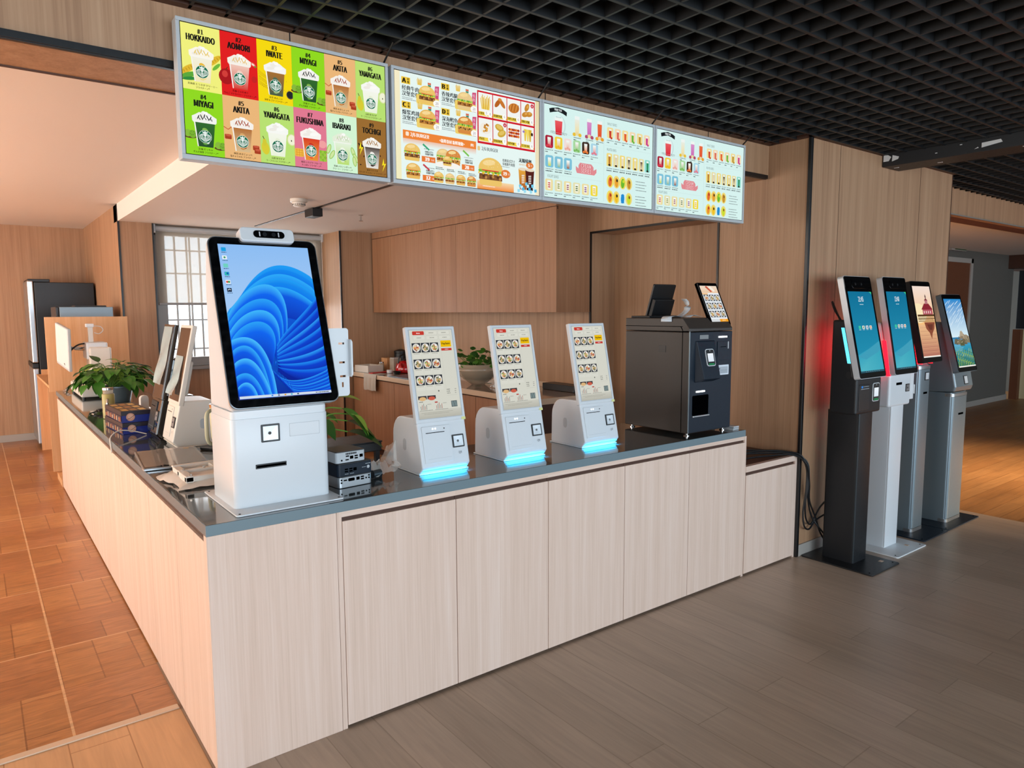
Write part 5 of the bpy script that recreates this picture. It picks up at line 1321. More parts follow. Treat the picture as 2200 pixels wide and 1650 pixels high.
o = bpy.data.objects.new('red_glow', l); COL.objects.link(o); o.parent = t; o.location = (-.160, -.19, 1.28); o.rotation_euler = (R(90), R(80), R(-90))
# two brushed steel kiosks
t, M = floor_kiosk('steel floor kiosk whose screen shows a red roofed house on a pier', 4.615, 'pier', None,
    base=(-.20, .178, -.388, -.02), col=(-.003, .165, -.240, -.02, 1.172), head={'slot': .972}, scr=(-.150, .302, -.298, 1.193, 12, .56),
    base_m='graphite_dark', col_m='grey_metal', head_m='grey_metal', rim_m='black_plastic', style='steel')
MB().prism([(-.235, 1.165), (-.06, 1.165), (-.06, 1.52), (-.16, 1.52)], 'x', -.075, .08).build('neck', 'grey_metal', t, bevel=.008)
for s in (-1, 1): MB().prism([(-.262, 1.18), (-.226, 1.18), (-.190, 1.395), (-.206, 1.395)], 'x', s * .076, s * .082).build('side_light', 'led_red', t)
F = Matrix(((1, 0, 0), (0, 0, -1), (0, 1, 0))).to_4x4(); F.translation = (-.085, -.252, 0)
MB(F).box(.078, .138, 1.066, 1.122, -.002, .003).build('code_scanner', 'black_plastic', t); MB(F).box(.086, .132, 1.072, 1.117, .002, .004).build('reader_window', 'white_plastic', t)
t, M = floor_kiosk('steel floor kiosk whose screen shows a rocky seashore, farthest in the row', 5.09, 'coast', None,
    base=(-.285, .255, -.385, -.02), col=(.0, .245, -.290, -.03, .955), head={'slot': .79}, scr=(-.165, .33, -.345, 1.106, 15, .57),
    base_m='graphite_dark', col_m='grey_metal', head_m='grey_metal', rim_m='grey_metal', style='steel')
MB().prism([(-.315, .965), (-.10, .955), (-.10, 1.40), (-.16, 1.46), (-.21, 1.46), (-.300, 1.125), (-.325, 1.0)], 'x', -.150, .155).build('head_case', 'grey_metal', t, bevel=.012, seg=3)
F = plane((-.150, -.325, 1.0), 11)
MB(F).box(.150, .215, .012, .075, -.002, .003).build('code_scanner', 'black_plastic', t); MB(F).box(.158, .208, .018, .070, .002, .004).build('reader_window', 'white_plastic', t)

# bundle of cables from the low cabinet down to the kiosks
cb = [
 [(2.96, .10, .665), (3.12, .16, .675), (3.30, .10, .672), (3.44, .02, .662), (3.50, -.05, .62), (3.52, -.06, .52), (3.53, -.05, .40), (3.60, -.04, .25), (3.66, -.08, .15), (3.70, -.10, .10)],
 [(2.96, .13, .668), (3.15, .20, .685), (3.32, .14, .680), (3.45, .03, .668), (3.505, -.04, .60), (3.51, -.05, .45), (3.50, -.04, .30), (3.52, -.04, .20), (3.58, -.04, .17), (3.64, -.05, .22), (3.70, -.11, .28)],
 [(2.96, .08, .662), (3.10, .10, .665), (3.28, .06, .664), (3.43, .0, .660), (3.495, -.055, .60), (3.525, -.06, .48), (3.56, -.045, .36), (3.63, -.05, .24), (3.68, -.06, .13), (3.71, -.10, .05)],
 [(3.0, .12, .672), (3.2, .15, .682), (3.38, .08, .676), (3.48, -.03, .650), (3.515, -.055, .50), (3.505, -.05, .34), (3.54, -.04, .24), (3.60, -.04, .20), (3.66, -.06, .30), (3.70, -.11, .38)],
]
ct = T('cable_bundle', 'bundle of black cables trailing from the low cabinet to the charcoal kiosk', 'cables', (0, 0, 0))
for p in cb: MB().tube(spline(p, 6), .0055, 7).build('cable', 'black_plastic', ct, smooth=True)

# ------------------------------------------------------------------ small computers and bits behind the big kiosk
def ports(b, M, items):
    for k, u, v in items:
        if k == 'lan': b.box(u, u + .014, v, v + .012, -.001, .0012)
        elif k == 'usb': b.box(u, u + .014, v, v + .0055, -.001, .0012); b.box(u, u + .014, v + .009, v + .0145, -.001, .0012)
        elif k == 'hdmi': b.box(u, u + .014, v, v + .0045, -.001, .0012)
        elif k == 'vga': b.prism(rr(u, u + .028, v, v + .012, .004), 'z', -.001, .0012)
        elif k == 'jack': b.prism([(u + .0035 * math.cos(q * .628), v + .0035 * math.sin(q * .628)) for q in range(10)], 'z', -.001, .0012)
        elif k == 'vent':
            for i in range(12): b.box(u + .004 * i, u + .004 * i + .0025, v, v + .007, -.001, .0008)
def mini_pc(label, x, y, z, w, d, h, rz, m, top, items, mark=None):
    t = T('mini_computer', label, 'computer', (x, y, z), rz, 'small computers stacked beside the big kiosk')
    MB().prism(rr(-w / 2, w / 2, 0, d, .012), 'z', .001, h - .003).build('case', m, t, bevel=.0012)
    MB().prism(rr(-w / 2 + .002, w / 2 - .002, .002, d - .002, .011), 'z', h - .003, h).build('top_cover', top, t)
    F = Matrix(((1, 0, 0), (0, 0, -1), (0, 1, 0))).to_4x4(); F.translation = (-w / 2, 0, 0)
    b = MB(F); ports(b, F, items); b.build('ports', 'slot_black', t)
    if mark:
        MB(F).prism([(mark + .0065 * math.cos(q * .449), h * .5 + .0065 * math.sin(q * .449)) for q in range(14)], 'z', 0, .002).build('power_button', 'silver', t)
        a = Art(F @ Matrix.Translation((0, 0, .0006))); a.dash(mark - .012, mark + .012, h * .5 + .012, .002, 'd0d8dc'); a.dash(mark - .028, mark - .010, h * .5, .0015, 'd0d8dc')
        a.dash(.03, .046, .008, .0015, 'd0d8dc'); a.dash(.052, .070, .008, .0015, 'd0d8dc'); a.build('case_lettering', 'print_picture', t)
mx, my = .612, .185
mini_pc('silver small computer with many ports at the bottom of the stack', mx - .002, my, ZT, .150, .15, .046, 6, 'silver', 'black_plastic',
        [('jack', .012, .033), ('jack', .012, .022), ('hdmi', .022, .028), ('vga', .042, .024), ('lan', .078, .024), ('usb', .098, .022), ('jack', .122, .026), ('jack', .135, .035), ('jack', .135, .025)])
mini_pc('dark navy small computer with round power button in the middle of the stack', mx - .004, my - .004, ZT + .0465, .154, .15, .050, 6, 'graphite_dark', 'black_plastic',
        [('usb', .03, .016), ('usb', .05, .016), ('lan', .068, .018)], .134)
mini_pc('pale silver small computer with dark lid on top of the stack', mx - .018, my + .004, ZT + .097, .128, .125, .046, 4, 'light_grey', 'black_plastic',
        [('jack', .024, .012), ('hdmi', .040, .010), ('lan', .060, .014), ('usb', .080, .012), ('lan', .102, .016), ('vent', .042, .032), ('hdmi', .042, .024)])
bx = T('black_box', 'flat black steel box on feet on the worktop behind the small computers', 'box', (.78, .52, ZT))
B(-.30, .115, 0, .20, .055, .095).build('case', 'black_plastic', bx, bevel=.003)
B(-.30, .118, -.002, .205, .095, .100).build('lid', 'graphite', bx, bevel=.001)
for x in (-.28, .09):
    for y in (.012, .17): B(x, x + .02, y, y + .02, 0, .055).build('foot', 'black_plastic', bx)

def crumple(n, m, fx, amp, seed):
    r = random.Random(seed); b = MB(); ph = [r.uniform(0, 6) for _ in range(8)]
    vs = []
    for i in range(n + 1):
        for j in range(m + 1):
            p = fx(i / n, j / m); q = amp * (math.sin(i * 1.9 + ph[0] + j * .7) + math.sin(j * 2.3 + ph[1] - i * .9) + .6 * math.sin(i * 3.7 + j * 3.1 + ph[2])) / 2.6
            vs.append(Vector(p) + Vector((q * .5, q * .4, abs(q))))
    b.add(vs, [(i * (m + 1) + j, i * (m + 1) + j + 1, (i + 1) * (m + 1) + j + 1, (i + 1) * (m + 1) + j) for i in range(n) for j in range(m)])
    return b
mat('clear_plastic', 'e9e4dc', .12, alpha=.34)
mat('milky_plastic', 'ece2d6', .25, alpha=.85)
pbag = crumple(12, 8, lambda u, v: (.715 + .135 * u, .24 + .14 * v, ZT + .004 + .055 * math.sin(math.pi * v) * (1 - .5 * u) + (.09 * max(0, u - .6) / .4 if v > .45 else .02 * u)), .018, 3)
pbag = pbag.build('plastic_bag', 'clear_plastic', smooth=True, recalc=False); tag(pbag, 'crumpled clear plastic bag between the small computers and the first white kiosk', 'plastic bag')
cg = tag(MB().tube([(.715, .255, ZT + .018), (.755, .262, ZT + .018)], .017, 14).build('plug', 'grey_metal_dark', smooth=True), 'grey round plug under the clear plastic bag', 'plug')

# ------------------------------------------------------------------ plants
mat('leaf_green', '3f7a22', .4); mat('leaf_dark', '24541c', .4); mat('leaf_lime', '86a83a', .42); mat('stem_green', '5f8a34', .5); mat('soil', '3a2a1e', .9)
def leaf(b, base, d, up, L, wdt, mi, fold=.25):
    d = d.normalized(); s = d.cross(up).normalized(); nn = s.cross(d)
    prof = [(0, .0), (.08, .55), (.22, .95), (.42, 1.0), (.62, .78), (.82, .40), (1, 0)]
    vs, n = [], len(prof)
    for u, k in prof:
        c = base + d * (u * L) + nn * (-.28 * L * u * u)
        vs += [c, c + s * (wdt * k / 2) + nn * (fold * wdt * k / 2), c - s * (wdt * k / 2) + nn * (fold * wdt * k / 2)]
    b.add(vs, [f for i in range(n - 1) for f in ((3 * i, 3 * i + 1, 3 * i + 4, 3 * i + 3), (3 * i, 3 * i + 3, 3 * i + 5, 3 * i + 2))], mi)
def bush(t, c, n, rx, rz, L, seed, mats, zb=0, bias=(0, 0)):
    r = random.Random(seed); b = MB(); sb = MB()
    for i in range(n):
        az = 2.4 * i + r.uniform(-.4, .4); el = r.uniform(.12, 1.25); k = r.uniform(.65, 1)
        tip = Vector((c[0] + bias[0] + rx * k * math.cos(az) * math.cos(el), c[1] + bias[1] + rx * k * math.sin(az) * math.cos(el), c[2] + zb + rz * k * math.sin(el)))
        root = Vector((c[0] + r.uniform(-.03, .03), c[1] + r.uniform(-.03, .03), c[2]))
        mid = (root + tip) / 2 + Vector((0, 0, .12 * rz + .02))
        sb.tube(spline([root, mid, tip], 3), .0022, 5)
        d = (tip - mid); d.z -= .03 + .05 * r.random(); d = Vector((d.x, d.y, d.z)) + Vector((r.uniform(-.05, .05), r.uniform(-.05, .05), 0))
        l = L * r.uniform(.7, 1.1); leaf(b, tip, d, Vector((0, 0, 1)), l, l * .62, 0 if r.random() < .6 else (1 if r.random() < .8 else 2))
    b.build('foliage', mats, t, smooth=True, recalc=False); sb.build('stems', 'stem_green', t, smooth=True)
pl = T('potted_plant', 'bushy green pothos in a grey pot on the aisle counter', 'plant', (.31, 3.80, ZT))
MB().lathe([(.082, 0), (.086, .004), (.108, .11), (.116, .114), (.116, .124), (.104, .124), (.100, .10), (.001, .10)], n=32).build('pot', 'grey_metal', pl, smooth=True)
MB().lathe([(.101, .10), (.05, .112), (.001, .115)], n=20).build('soil', 'soil', pl)
bush(pl, (-.02, 0, .11), 130, .28, .20, .115, 4, ['leaf_green', 'leaf_dark', 'leaf_lime'], .015)
p2 = T('pothos_plant', 'large leaved pothos on the black box beside the big kiosk', 'plant', (.60, .60, ZT + .1005))
MB().lathe([(.055, 0), (.062, .003), (.07, .07), (.064, .07), (.062, .06), (.001, .06)], n=24).build('pot', 'graphite', p2, smooth=True)
b = MB(); sb = MB()
for (dx, dy, dz, ax, ay, az, L, w_, mi) in ((.12, -.05, .16, .6, -.5, -.5, .16, .10, 0), (.15, -.04, .10, .8, -.4, -.35, .16, .10, 1), (.14, -.06, .055, .75, -.6, -.16, .17, .11, 1), (.12, .02, .20, .4, -.4, .1, .12, .07, 2),
                                            (-.03, -.04, .18, -.3, -.8, -.2, .14, .09, 0), (0, -.05, .12, .3, -.9, -.3, .14, .09, 1), (.03, .03, .14, .9, .2, -.2, .13, .09, 0), (-.05, .02, .15, -.8, .2, -.2, .13, .09, 1), (.17, -.07, .13, .7, -.6, -.8, .11, .06, 2)):
    q = Vector((dx, dy, dz)); sb.tube(spline([(0, 0, .06), (dx * .4, dy * .4, dz * .8 + .03), q], 4), .003, 5); leaf(b, q, Vector((ax, ay, az)), Vector((0, 0, 1)), L, w_, mi)
b.build('foliage', ['leaf_green', 'leaf_dark', 'leaf_lime'], p2, smooth=True, recalc=False); sb.build('stems', 'stem_green', p2, smooth=True)

# round leaved plant in a glass bowl on the kitchen worktop
gp = T('glass_bowl_plant', 'round leaved water plant in a ribbed glass bowl on the kitchen worktop', 'plant', (3.12, 2.97, ZK + .0005))
mat('bowl_glass', 'c8b8a0', .06, alpha=.55, coat=.5)
pr_ = [(.06, 0)] + [(.06 + .135 * math.sin(k / 12 * 1.9) ** .8 + .005 * (k % 2), .012 + .165 * k / 12) for k in range(1, 13)] + [(.185, .19), (.180, .19), (.178, .16), (.10, .03), (.001, .02)]
MB().lathe(pr_, n=36).build('bowl', 'bowl_glass', gp, smooth=True)
MB().lathe([(.12, .05), (.165, .12), (.12, .15), (.001, .16)], n=20).build('soil', 'soil', gp)
r = random.Random(5); b = MB(); sb = MB()
for i in range(70):
    az = 2.4 * i; rad = r.uniform(.02, .22); h_ = r.uniform(.16, .33) if math.cos(az) > -.3 else r.uniform(.16, .27)
    p = Vector((rad * math.cos(az), rad * math.sin(az), h_)); s_ = r.uniform(.020, .034)
    nn = Vector((r.uniform(-.5, .1), r.uniform(-.9, -.1), .9)).normalized(); u = nn.cross(Vector((1, 0, 0))).normalized(); v = nn.cross(u)
    b.add([p + u * s_ * math.cos(k * .6283) + v * s_ * math.sin(k * .6283) + nn * (.12 * s_ * (k % 2)) for k in range(10)], [list(range(10))], i % 2)
    sb.tube(spline([(rad * .3 * math.cos(az), rad * .3 * math.sin(az), .15), (rad * .7 * math.cos(az), rad * .7 * math.sin(az), h_ * .8), p], 3), .0018, 4)
for x, y in ((-.14, -.20), (-.05, -.24)): b.add([(x + .03 * math.cos(k * .6283), y + .03 * math.sin(k * .6283), .012 + .02 * (x > -.1)) for k in range(10)], [list(range(10))], 1)
b.build('foliage', ['leaf_green', 'leaf_dark'], gp, recalc=False); sb.build('stems', 'stem_green', gp)
# ------------------------------------------------------------------ things on the aisle counter
sc = T('label_scale', 'white label printing scale with raised monitor at the far end of the counter', 'scale', (.24, 4.12, ZT))
B(-.14, .16, 0, .72, .014, .098).build('scale_base', 'ivory_plastic', sc, bevel=.012, seg=3)
for x in (-.12, .14):
    for y in (.03, .69): MB().lathe([(.014, 0), (.014, .014)], (x, y), 10).build('foot', 'black_plastic', sc)
B(-.125, .03, .25, .69, .098, .104).build('weighing_plate', 'ivory_plastic', sc, bevel=.004)
B(-.04, .12, .22, .45, .098, .40).build('printer_column', 'ivory_plastic', sc, bevel=.012)
hd = B(-.055, .10, .26, .50, .30, .44).build('printer_head', 'white_plastic', sc, bevel=.010)
B(-.035, .06, .252, .262, .33, .405).build('printer_cover', 'ivory_plastic', hd, bevel=.003)
B(-.03, .005, .30, .335, .44, .585).build('camera_pole', 'ivory_plastic', sc, bevel=.004)
B(-.045, .012, .285, .345, .565, .595).build('camera_head', 'white_plastic', sc, bevel=.005)
MB().tube(spline([(.01, .31, .575), (.06, .31, .57), (.08, .31, .54), (.05, .31, .51), (.015, .31, .52)], 5), .003, 6).build('camera_cable', 'white_plastic', sc)
MM = Matrix.Translation((-.195, .46, .405)) @ Matrix.Rotation(R(5), 4, 'Z') @ Matrix.Rotation(R(6), 4, 'X')
mn = MB(MM); mn.box(-.012, .012, -.24, .24, -.175, .175); mn = mn.build('monitor', 'light_grey', sc, bevel=.006)
MB(MM).box(-.0135, -.011, -.232, .232, -.155, .168).build('monitor_screen', 'white_metal', mn)
MB(MM).box(.012, .035, -.10, .10, -.10, .09).build('monitor_back', 'light_grey', mn, bevel=.006)
MB().tube([(-.17, .45, .40), (-.12, .42, .39)], .012, 8).tube([(-.12, .42, .39), (-.05, .40, .385)], .016, 8).build('monitor_arm', 'chrome', sc)
MB().tube(spline([(-.04, .36, .43), (-.10, .36, .42), (-.155, .37, .37), (-.17, .36, .29), (-.19, .37, .245), (-.20, .39, .27)], 5), .007, 6).build('monitor_cable', 'black_plastic', sc)
kc = T('key_bunch', 'small metal clips and keys on the far end of the counter beside the label scale', 'keys', (.06, 4.86, ZT))
for k in range(3): MB().tube([(.02 * math.cos(q * .785) + .012 * k, .02 * math.sin(q * .785), .008 + .012 * k) for q in range(9)], .003, 5).build('ring', 'chrome', kc)

mg = T('tea_flask', 'olive green flask with glass neck and hooped handle on the aisle counter', 'flask', (.122, 2.86, ZT))
MB().lathe([(.032, 0), (.036, .004), (.037, .155), (.034, .160)], n=28).build('flask_body', mat('olive', 'a49a5c', .4) and 'olive', mg, smooth=True)
MB().lathe([(.030, .160), (.031, .185), (.029, .187)], n=24).build('glass_neck', 'bowl_glass', mg, smooth=True)
MB().lathe([(.033, .187), (.033, .200), (.028, .202)], n=24).build('lid', 'chrome', mg, smooth=True)
MB().tube(spline([(-.010, -.038, .130), (-.016, -.062, .115), (-.012, -.068, .075), (0, -.060, .045), (.006, -.038, .035)], 5), .008, 8).build('handle', 'chrome', mg, smooth=True)

# blue boxes
def photo_box(label, x, y, z, rz, w, d, h):
    t = T('blue_box', label, 'box', (x, y, z), rz, 'blue photo boxes stacked on the aisle counter')
    B(-w / 2, w / 2, 0, d, 0, h * .8).build('box_base', mat('box_blue', '1c2c86', .35) and 'box_blue', t, bevel=.001)
    B(-w / 2 - .003, w / 2 + .003, -.003, d + .003, h * .62, h).build('box_lid', mat('box_navy', '2a2430', .3) and 'box_navy', t, bevel=.001)
    F = Matrix(((1, 0, 0), (0, 0, -1), (0, 1, 0))).to_4x4(); F.translation = (-w / 2, -.0032, 0)
    a = Art(F); a.ell(.045, h * .48, h * .34, h * .34, 'd0a08a', 20); a.ell(.045, h * .52, h * .22, h * .2, 'e0b8a4', 14); a.line([(.02, h * .25), (.045, h * .4), (.085, h * .85)], .002, '101418'); a.build('front_picture', 'print_picture', t)
    G = Matrix(((0, 0, -1), (-1, 0, 0), (0, 1, 0))).to_4x4(); G.translation = (-w / 2 - .0032, d, 0)
    a = Art(G); a.rect(0, h * .06, d, h * .60, '3a2a34')
    for k in range(14): a.rect(d * (.04 + .068 * k), h * .1, d * (.075 + .068 * k), h * (.35 + .2 * ((k * .37) % 1)), ('c88a4a', '8a3a3a', 'd8c09a', '4a4a6a')[k % 4])
    a.build('side_picture', 'print_picture', t)
    U = Matrix.Translation((-w / 2, 0, h)); a = Art(U)
    a.rect(.0, .0, w, d, '4a3a28')
    for k in range(9): a.rrect(w * (.08 + .3 * (k % 3)), d * (.06 + .32 * (k // 3)), w * (.3 + .3 * (k % 3)), d * (.25 + .32 * (k // 3)), .004, ('c8a050', 'a87838', 'd8b868')[k % 3])
    a.build('lid_picture', 'print_picture', t)
photo_box('lower blue box with round picture on its end, on the aisle counter', .160, 2.10, ZT, 4, .150, .42, .064)
photo_box('upper blue box with patterned lid stacked on the other blue box', .157, 2.105, ZT + .0645, 3, .150, .42, .066)
wp = crumple(8, 10, lambda u, v: (.24 + .20 * u, 2.82 + .30 * v, ZT + .006 + .035 * math.sin(math.pi * u) * math.sin(math.pi * v)), .018, 8).build('wrapping_paper', 'milky_plastic', smooth=True, recalc=False)
tag(wp, 'crumpled white wrapping on the counter behind the blue boxes', 'wrapping')
ph = tag(MB().prism(rr(-.028, .028, 0, .15, .024), 'y', -.012, .012).build('handset', 'ivory_plastic', bevel=.004, loc=(.305, 2.72, ZT + .0), rz=20), 'pale upright handset standing behind the blue boxes', 'handset')
cl = T('black_cables', 'small heap of black cables beside the olive flask', 'cables', (.12, 3.16, ZT))
for k in range(5):
    r = random.Random(k); MB().tube(spline([(-.08 + .02 * k, -.05 + .03 * r.random(), .006 + .004 * k), (-.02, .03 * r.uniform(-1, 1), .014 + .004 * k), (.06, -.02 + .05 * r.random(), .010 + .003 * k), (.14, .02 * k - .03, .006 + .003 * k)], 5), .004, 6).build('cable', 'black_plastic', cl)
lp = tag(MB().tube(spline([(.19, 2.02, ZT + .004), (.12, 2.02, ZT + .028), (.05, 1.99, ZT + .040), (.0, 1.93, ZT + .020), (-.006, 1.90, ZT - .02), (-.006, 1.88, ZT - .055), (-.004, 1.93, ZT - .062)], 6), .0035, 6).build('cream_cable', 'ivory_plastic', smooth=True), 'cream cable looping over the aisle edge of the worktop', 'cable')

tb = T('tablet', 'dark glossy tablet in film lying on the aisle counter before the cream kiosk', 'tablet', (.150, 1.20, ZT), -5)
B(-.138, .135, -.225, .225, 0, .012).build('case', 'silver', tb, bevel=.003)
B(-.133, .130, -.220, .220, .012, .0135).build('glass', 'black_gloss', tb)
B(.075, .10, .18, .195, .0135, .0145).build('yellow_tab', mat('tab_yellow', 'e0a81c', .4) and 'tab_yellow', tb)
fl = crumple(10, 10, lambda u, v: (-.13 + .255 * u, -.21 + .42 * v, .0150), .006, 12).build('screen_film', 'clear_plastic', tb, smooth=True, recalc=False)
kp = T('keypad', 'black card keypad lying behind the dark tablet', 'keypad', (.40, 1.30, ZT), 30)
B(-.05, .05, -.09, .09, 0, .018).build('case', 'black_plastic', kp, bevel=.004)
for i in range(4):
    for j in range(3): B(-.035 + .026 * j, -.017 + .026 * j, -.075 + .024 * i, -.058 + .024 * i, .018, .0205).build('key', 'graphite', kp)

pk = T('wrapped_frame', 'cream metal frame wrapped in milky film lying beside the big kiosk', 'parcel', (.19, .66, ZT))
fm = MB()
for (x0, x1, y0, y1, z0, z1) in ((-.12, .22, -.10, -.075, .022, .044), (-.12, .22, .02, .045, .026, .048), (-.12, .22, .13, .155, .022, .05), (-.12, -.09, -.10, .155, .020, .046), (.02, .05, -.10, .155, .02, .046)): fm.box(x0, x1, y0, y1, z0, z1)
fm.build('frame', 'ivory_plastic', pk, bevel=.003)
for x, y in ((-.10, .03), (-.02, .03), (-.10, -.09)): MB().lathe([(.006, .045), (.006, .053)], (x, y), 10).build('bolt', 'chrome', pk)
crumple(14, 16, lambda u, v: (-.160 + .37 * u + .02 * math.sin(v * 6), -.135 + .33 * v, .002 + .034 * abs(math.sin(math.pi * u)) ** .4 * abs(math.sin(math.pi * v)) ** .4), .010, 21).build('film_wrap', 'milky_plastic', pk, smooth=True, recalc=False)

tu = T('tumbler', 'sage green tumbler with large loop handle behind the big kiosk', 'cup', (.350, 1.10, ZT))
mat('sage', 'c2c0a0', .42)
MB().lathe([(.030, 0), (.032, .004), (.034, .075), (.044, .10), (.047, .235), (.044, .24)], n=32).build('cup_body', 'sage', tu, smooth=True)
MB().lathe([(.044, .24), (.046, .246), (.046, .256), (.03, .258)], n=28).build('lid_ring', mat('amber', 'a86a2c', .2) and 'amber', tu, smooth=True)
MB().lathe([(.036, .258), (.037, .285), (.034, .287)], n=24).build('clear_lid', 'bowl_glass', tu, smooth=True)
hp = [(-.030, -.022, .228), (-.056, -.046, .232), (-.074, -.058, .215), (-.078, -.062, .15), (-.074, -.058, .10), (-.056, -.046, .078), (-.024, -.02, .082)]
MB().tube(spline(hp, 6), .009, 10).build('handle', 'sage', tu, smooth=True)
cs = T('card_stand', 'small white card stand with red wave in front of the tumbler', 'sign', (.305, .90, ZT), -62)
B(-.045, .045, -.03, .03, 0, .012).build('stand_foot', 'ivory_plastic', cs, bevel=.003)
Mc = plane((-.042, -.006, .012), 14); MB(Mc).box(0, .084, 0, .12, -.006, 0).build('card', 'white_plastic', cs, bevel=.002)
a = Art(Mc @ Matrix.Translation((0, 0, .0003))); a.poly([(.004, .004), (.08, .004), (.08, .022), (.06, .045), (.035, .03), (.004, .05)], 'a8202c'); a.line([(.004, .056), (.035, .037), (.06, .052), (.08, .03)], .003, 'c85a60'); a.dash(.03, .06, .085, .003, '8a6a60'); a.dash(.03, .055, .078, .003, '8a6a60'); a.build('card_print', 'print_picture', cs)

# ------------------------------------------------------------------ things on the kitchen worktop
zk = ZK + .0008
tr = T('food_tray', 'white plastic tray at the far end of the kitchen worktop', 'tray', (2.965, 4.90, zk), 8)
mb = MB(); mb.box(-.10, .10, -.13, .13, 0, .006); mb.box(-.10, -.095, -.13, .13, .006, .075).box(.095, .10, -.13, .13, .006, .075).box(-.095, .095, -.13, -.125, .006, .075).box(-.095, .095, .125, .13, .006, .075); mb.build('tray_shell', 'ivory_plastic', tr, bevel=.002)
rd = tag(B(-.03, .03, -.16, .16, 0, .012).build('red_knife_case', mat('red_plastic', 'c01c20', .35) and 'red_plastic', bevel=.004, loc=(2.99, 4.66, zk), rz=-70), 'flat red plastic case lying in front of the white tray', 'case')
jr = T('glass_jar', 'clear glass jar with metal lid beside the wooden block', 'jar', (3.10, 4.86, zk))
MB().lathe([(.03, 0), (.033, .004), (.033, .08), (.026, .09)], n=20).build('jar_glass', 'bowl_glass', jr, smooth=True); MB().lathe([(.028, .09), (.028, .105), (.001, .106)], n=20).build('lid', 'chrome', jr, smooth=True)
wb = tag(B(-.05, .05, -.07, .07, 0, .14).build('wooden_block', 'shelf_wood', bevel=.004, loc=(3.235, 4.96, zk)), 'wooden block against the wall on the kitchen worktop', 'block')
wc = tag(MB().lathe([(.03, 0), (.036, .004), (.037, .035), (.034, .037)], n=22).build('white_tub', 'white_plastic', smooth=True, loc=(3.05, 4.56, zk)), 'small round white tub in front of the glass jar', 'tub')
bd = tag(MB().lathe([(.03, 0), (.045, .03), (.043, .03), (.028, .006)], n=22).build('black_dish', 'black_plastic', smooth=True, loc=(3.06, 4.42, zk)), 'small black dish beside the white tub', 'dish')
nb = T('napkin_holder', 'clear holder full of white napkins near the black canister', 'holder', (3.20, 4.72, zk))
B(-.045, .045, -.05, .05, 0, .15).build('holder', 'bowl_glass', nb, bevel=.002)
B(-.040, .040, -.045, .045, .004, .155).build('napkins', 'white_plastic', nb)
bc = T('black_canister', 'black lidded canister behind the red kettle', 'canister', (3.385, 4.93, zk))
MB().lathe([(.07, 0), (.075, .005), (.075, .19), (.07, .195)], n=26).build('canister_body', 'black_plastic', bc, smooth=True); MB().lathe([(.077, .195), (.077, .215), (.05, .225), (.02, .235), (.001, .236)], n=26).build('lid', 'black_plastic', bc, smooth=True)
kt = T('kettle', 'glossy red kettle with black handle on the kitchen worktop', 'kettle', (3.20, 4.50, zk))
mat('kettle_red', 'b80c14', .12, coat=.6)
MB().lathe([(.085, 0), (.10, .01), (.105, .05), (.09, .10), (.055, .13), (.001, .135)], n=32).build('kettle_body', 'kettle_red', kt, smooth=True)
MB().tube(spline([(-.08, 0, .10), (-.06, 0, .18), (0, 0, .20), (.06, 0, .18), (.08, 0, .10)], 5), .008, 8).build('handle', 'black_plastic', kt, smooth=True)
MB().lathe([(.012, .135), (.016, .145), (.010, .155)], n=12).build('knob', 'black_plastic', kt, smooth=True)
MB().tube([(-.06, -.06, .07), (-.10, -.10, .12)], .018, 10, r1=.010).build('spout', 'kettle_red', kt, smooth=True)
tw = MB(); vs = []
for i in range(13):
    for j, (dx, dz) in enumerate(((.14, .043), (.07, .044), (.0, .044), (-.0065, .034), (-.008, 0), (-.010, -.04), (-.012, -.085), (-.010, -.13))):
        y = .30 * i / 12; vs.append((dx + (.006 * math.sin(i * 1.7) if j > 3 else 0) - (.004 if j > 3 else 0), y, dz + (.004 * math.sin(i * 1.1) if j == 7 else 0)))
tw.add(vs, [(i * 8 + j, i * 8 + j + 1, (i + 1) * 8 + j + 1, (i + 1) * 8 + j) for i in range(12) for j in range(7)])
to = tw.build('tea_towel', mat('towel', 'b3a89a', .95) and 'towel', smooth=True, recalc=False, loc=(XK - .001, 4.42, ZK - .04)); tag(to, 'grey tea towel hanging over the edge of the kitchen worktop', 'towel')
bk = tag(B(-.03, .10, -.20, .20, 0, .055).build('black_tray', 'black_plastic', bevel=.004, loc=(3.36, 2.10, zk)), 'low black box by the wall near the open end of the kitchen worktop', 'box')
cs2 = tag(crumple(6, 6, lambda u, v: (-.05 + .1 * u, -.05 + .1 * v, .004 + .03 * math.sin(3.1 * u) * math.sin(3.1 * v)), .02, 6).build('tissue', 'white_plastic', smooth=True, recalc=False, loc=(3.10, 2.64, zk)), 'crumpled white tissue beside the glass bowl', 'tissue')
mt = tag(B(-.15, .15, -.2, .2, 0, .006).build('sink_mat', 'grey_metal', bevel=.002, loc=(3.0, 4.0, zk), rz=4), 'flat grey drying mat on the kitchen worktop before the kettle', 'mat')

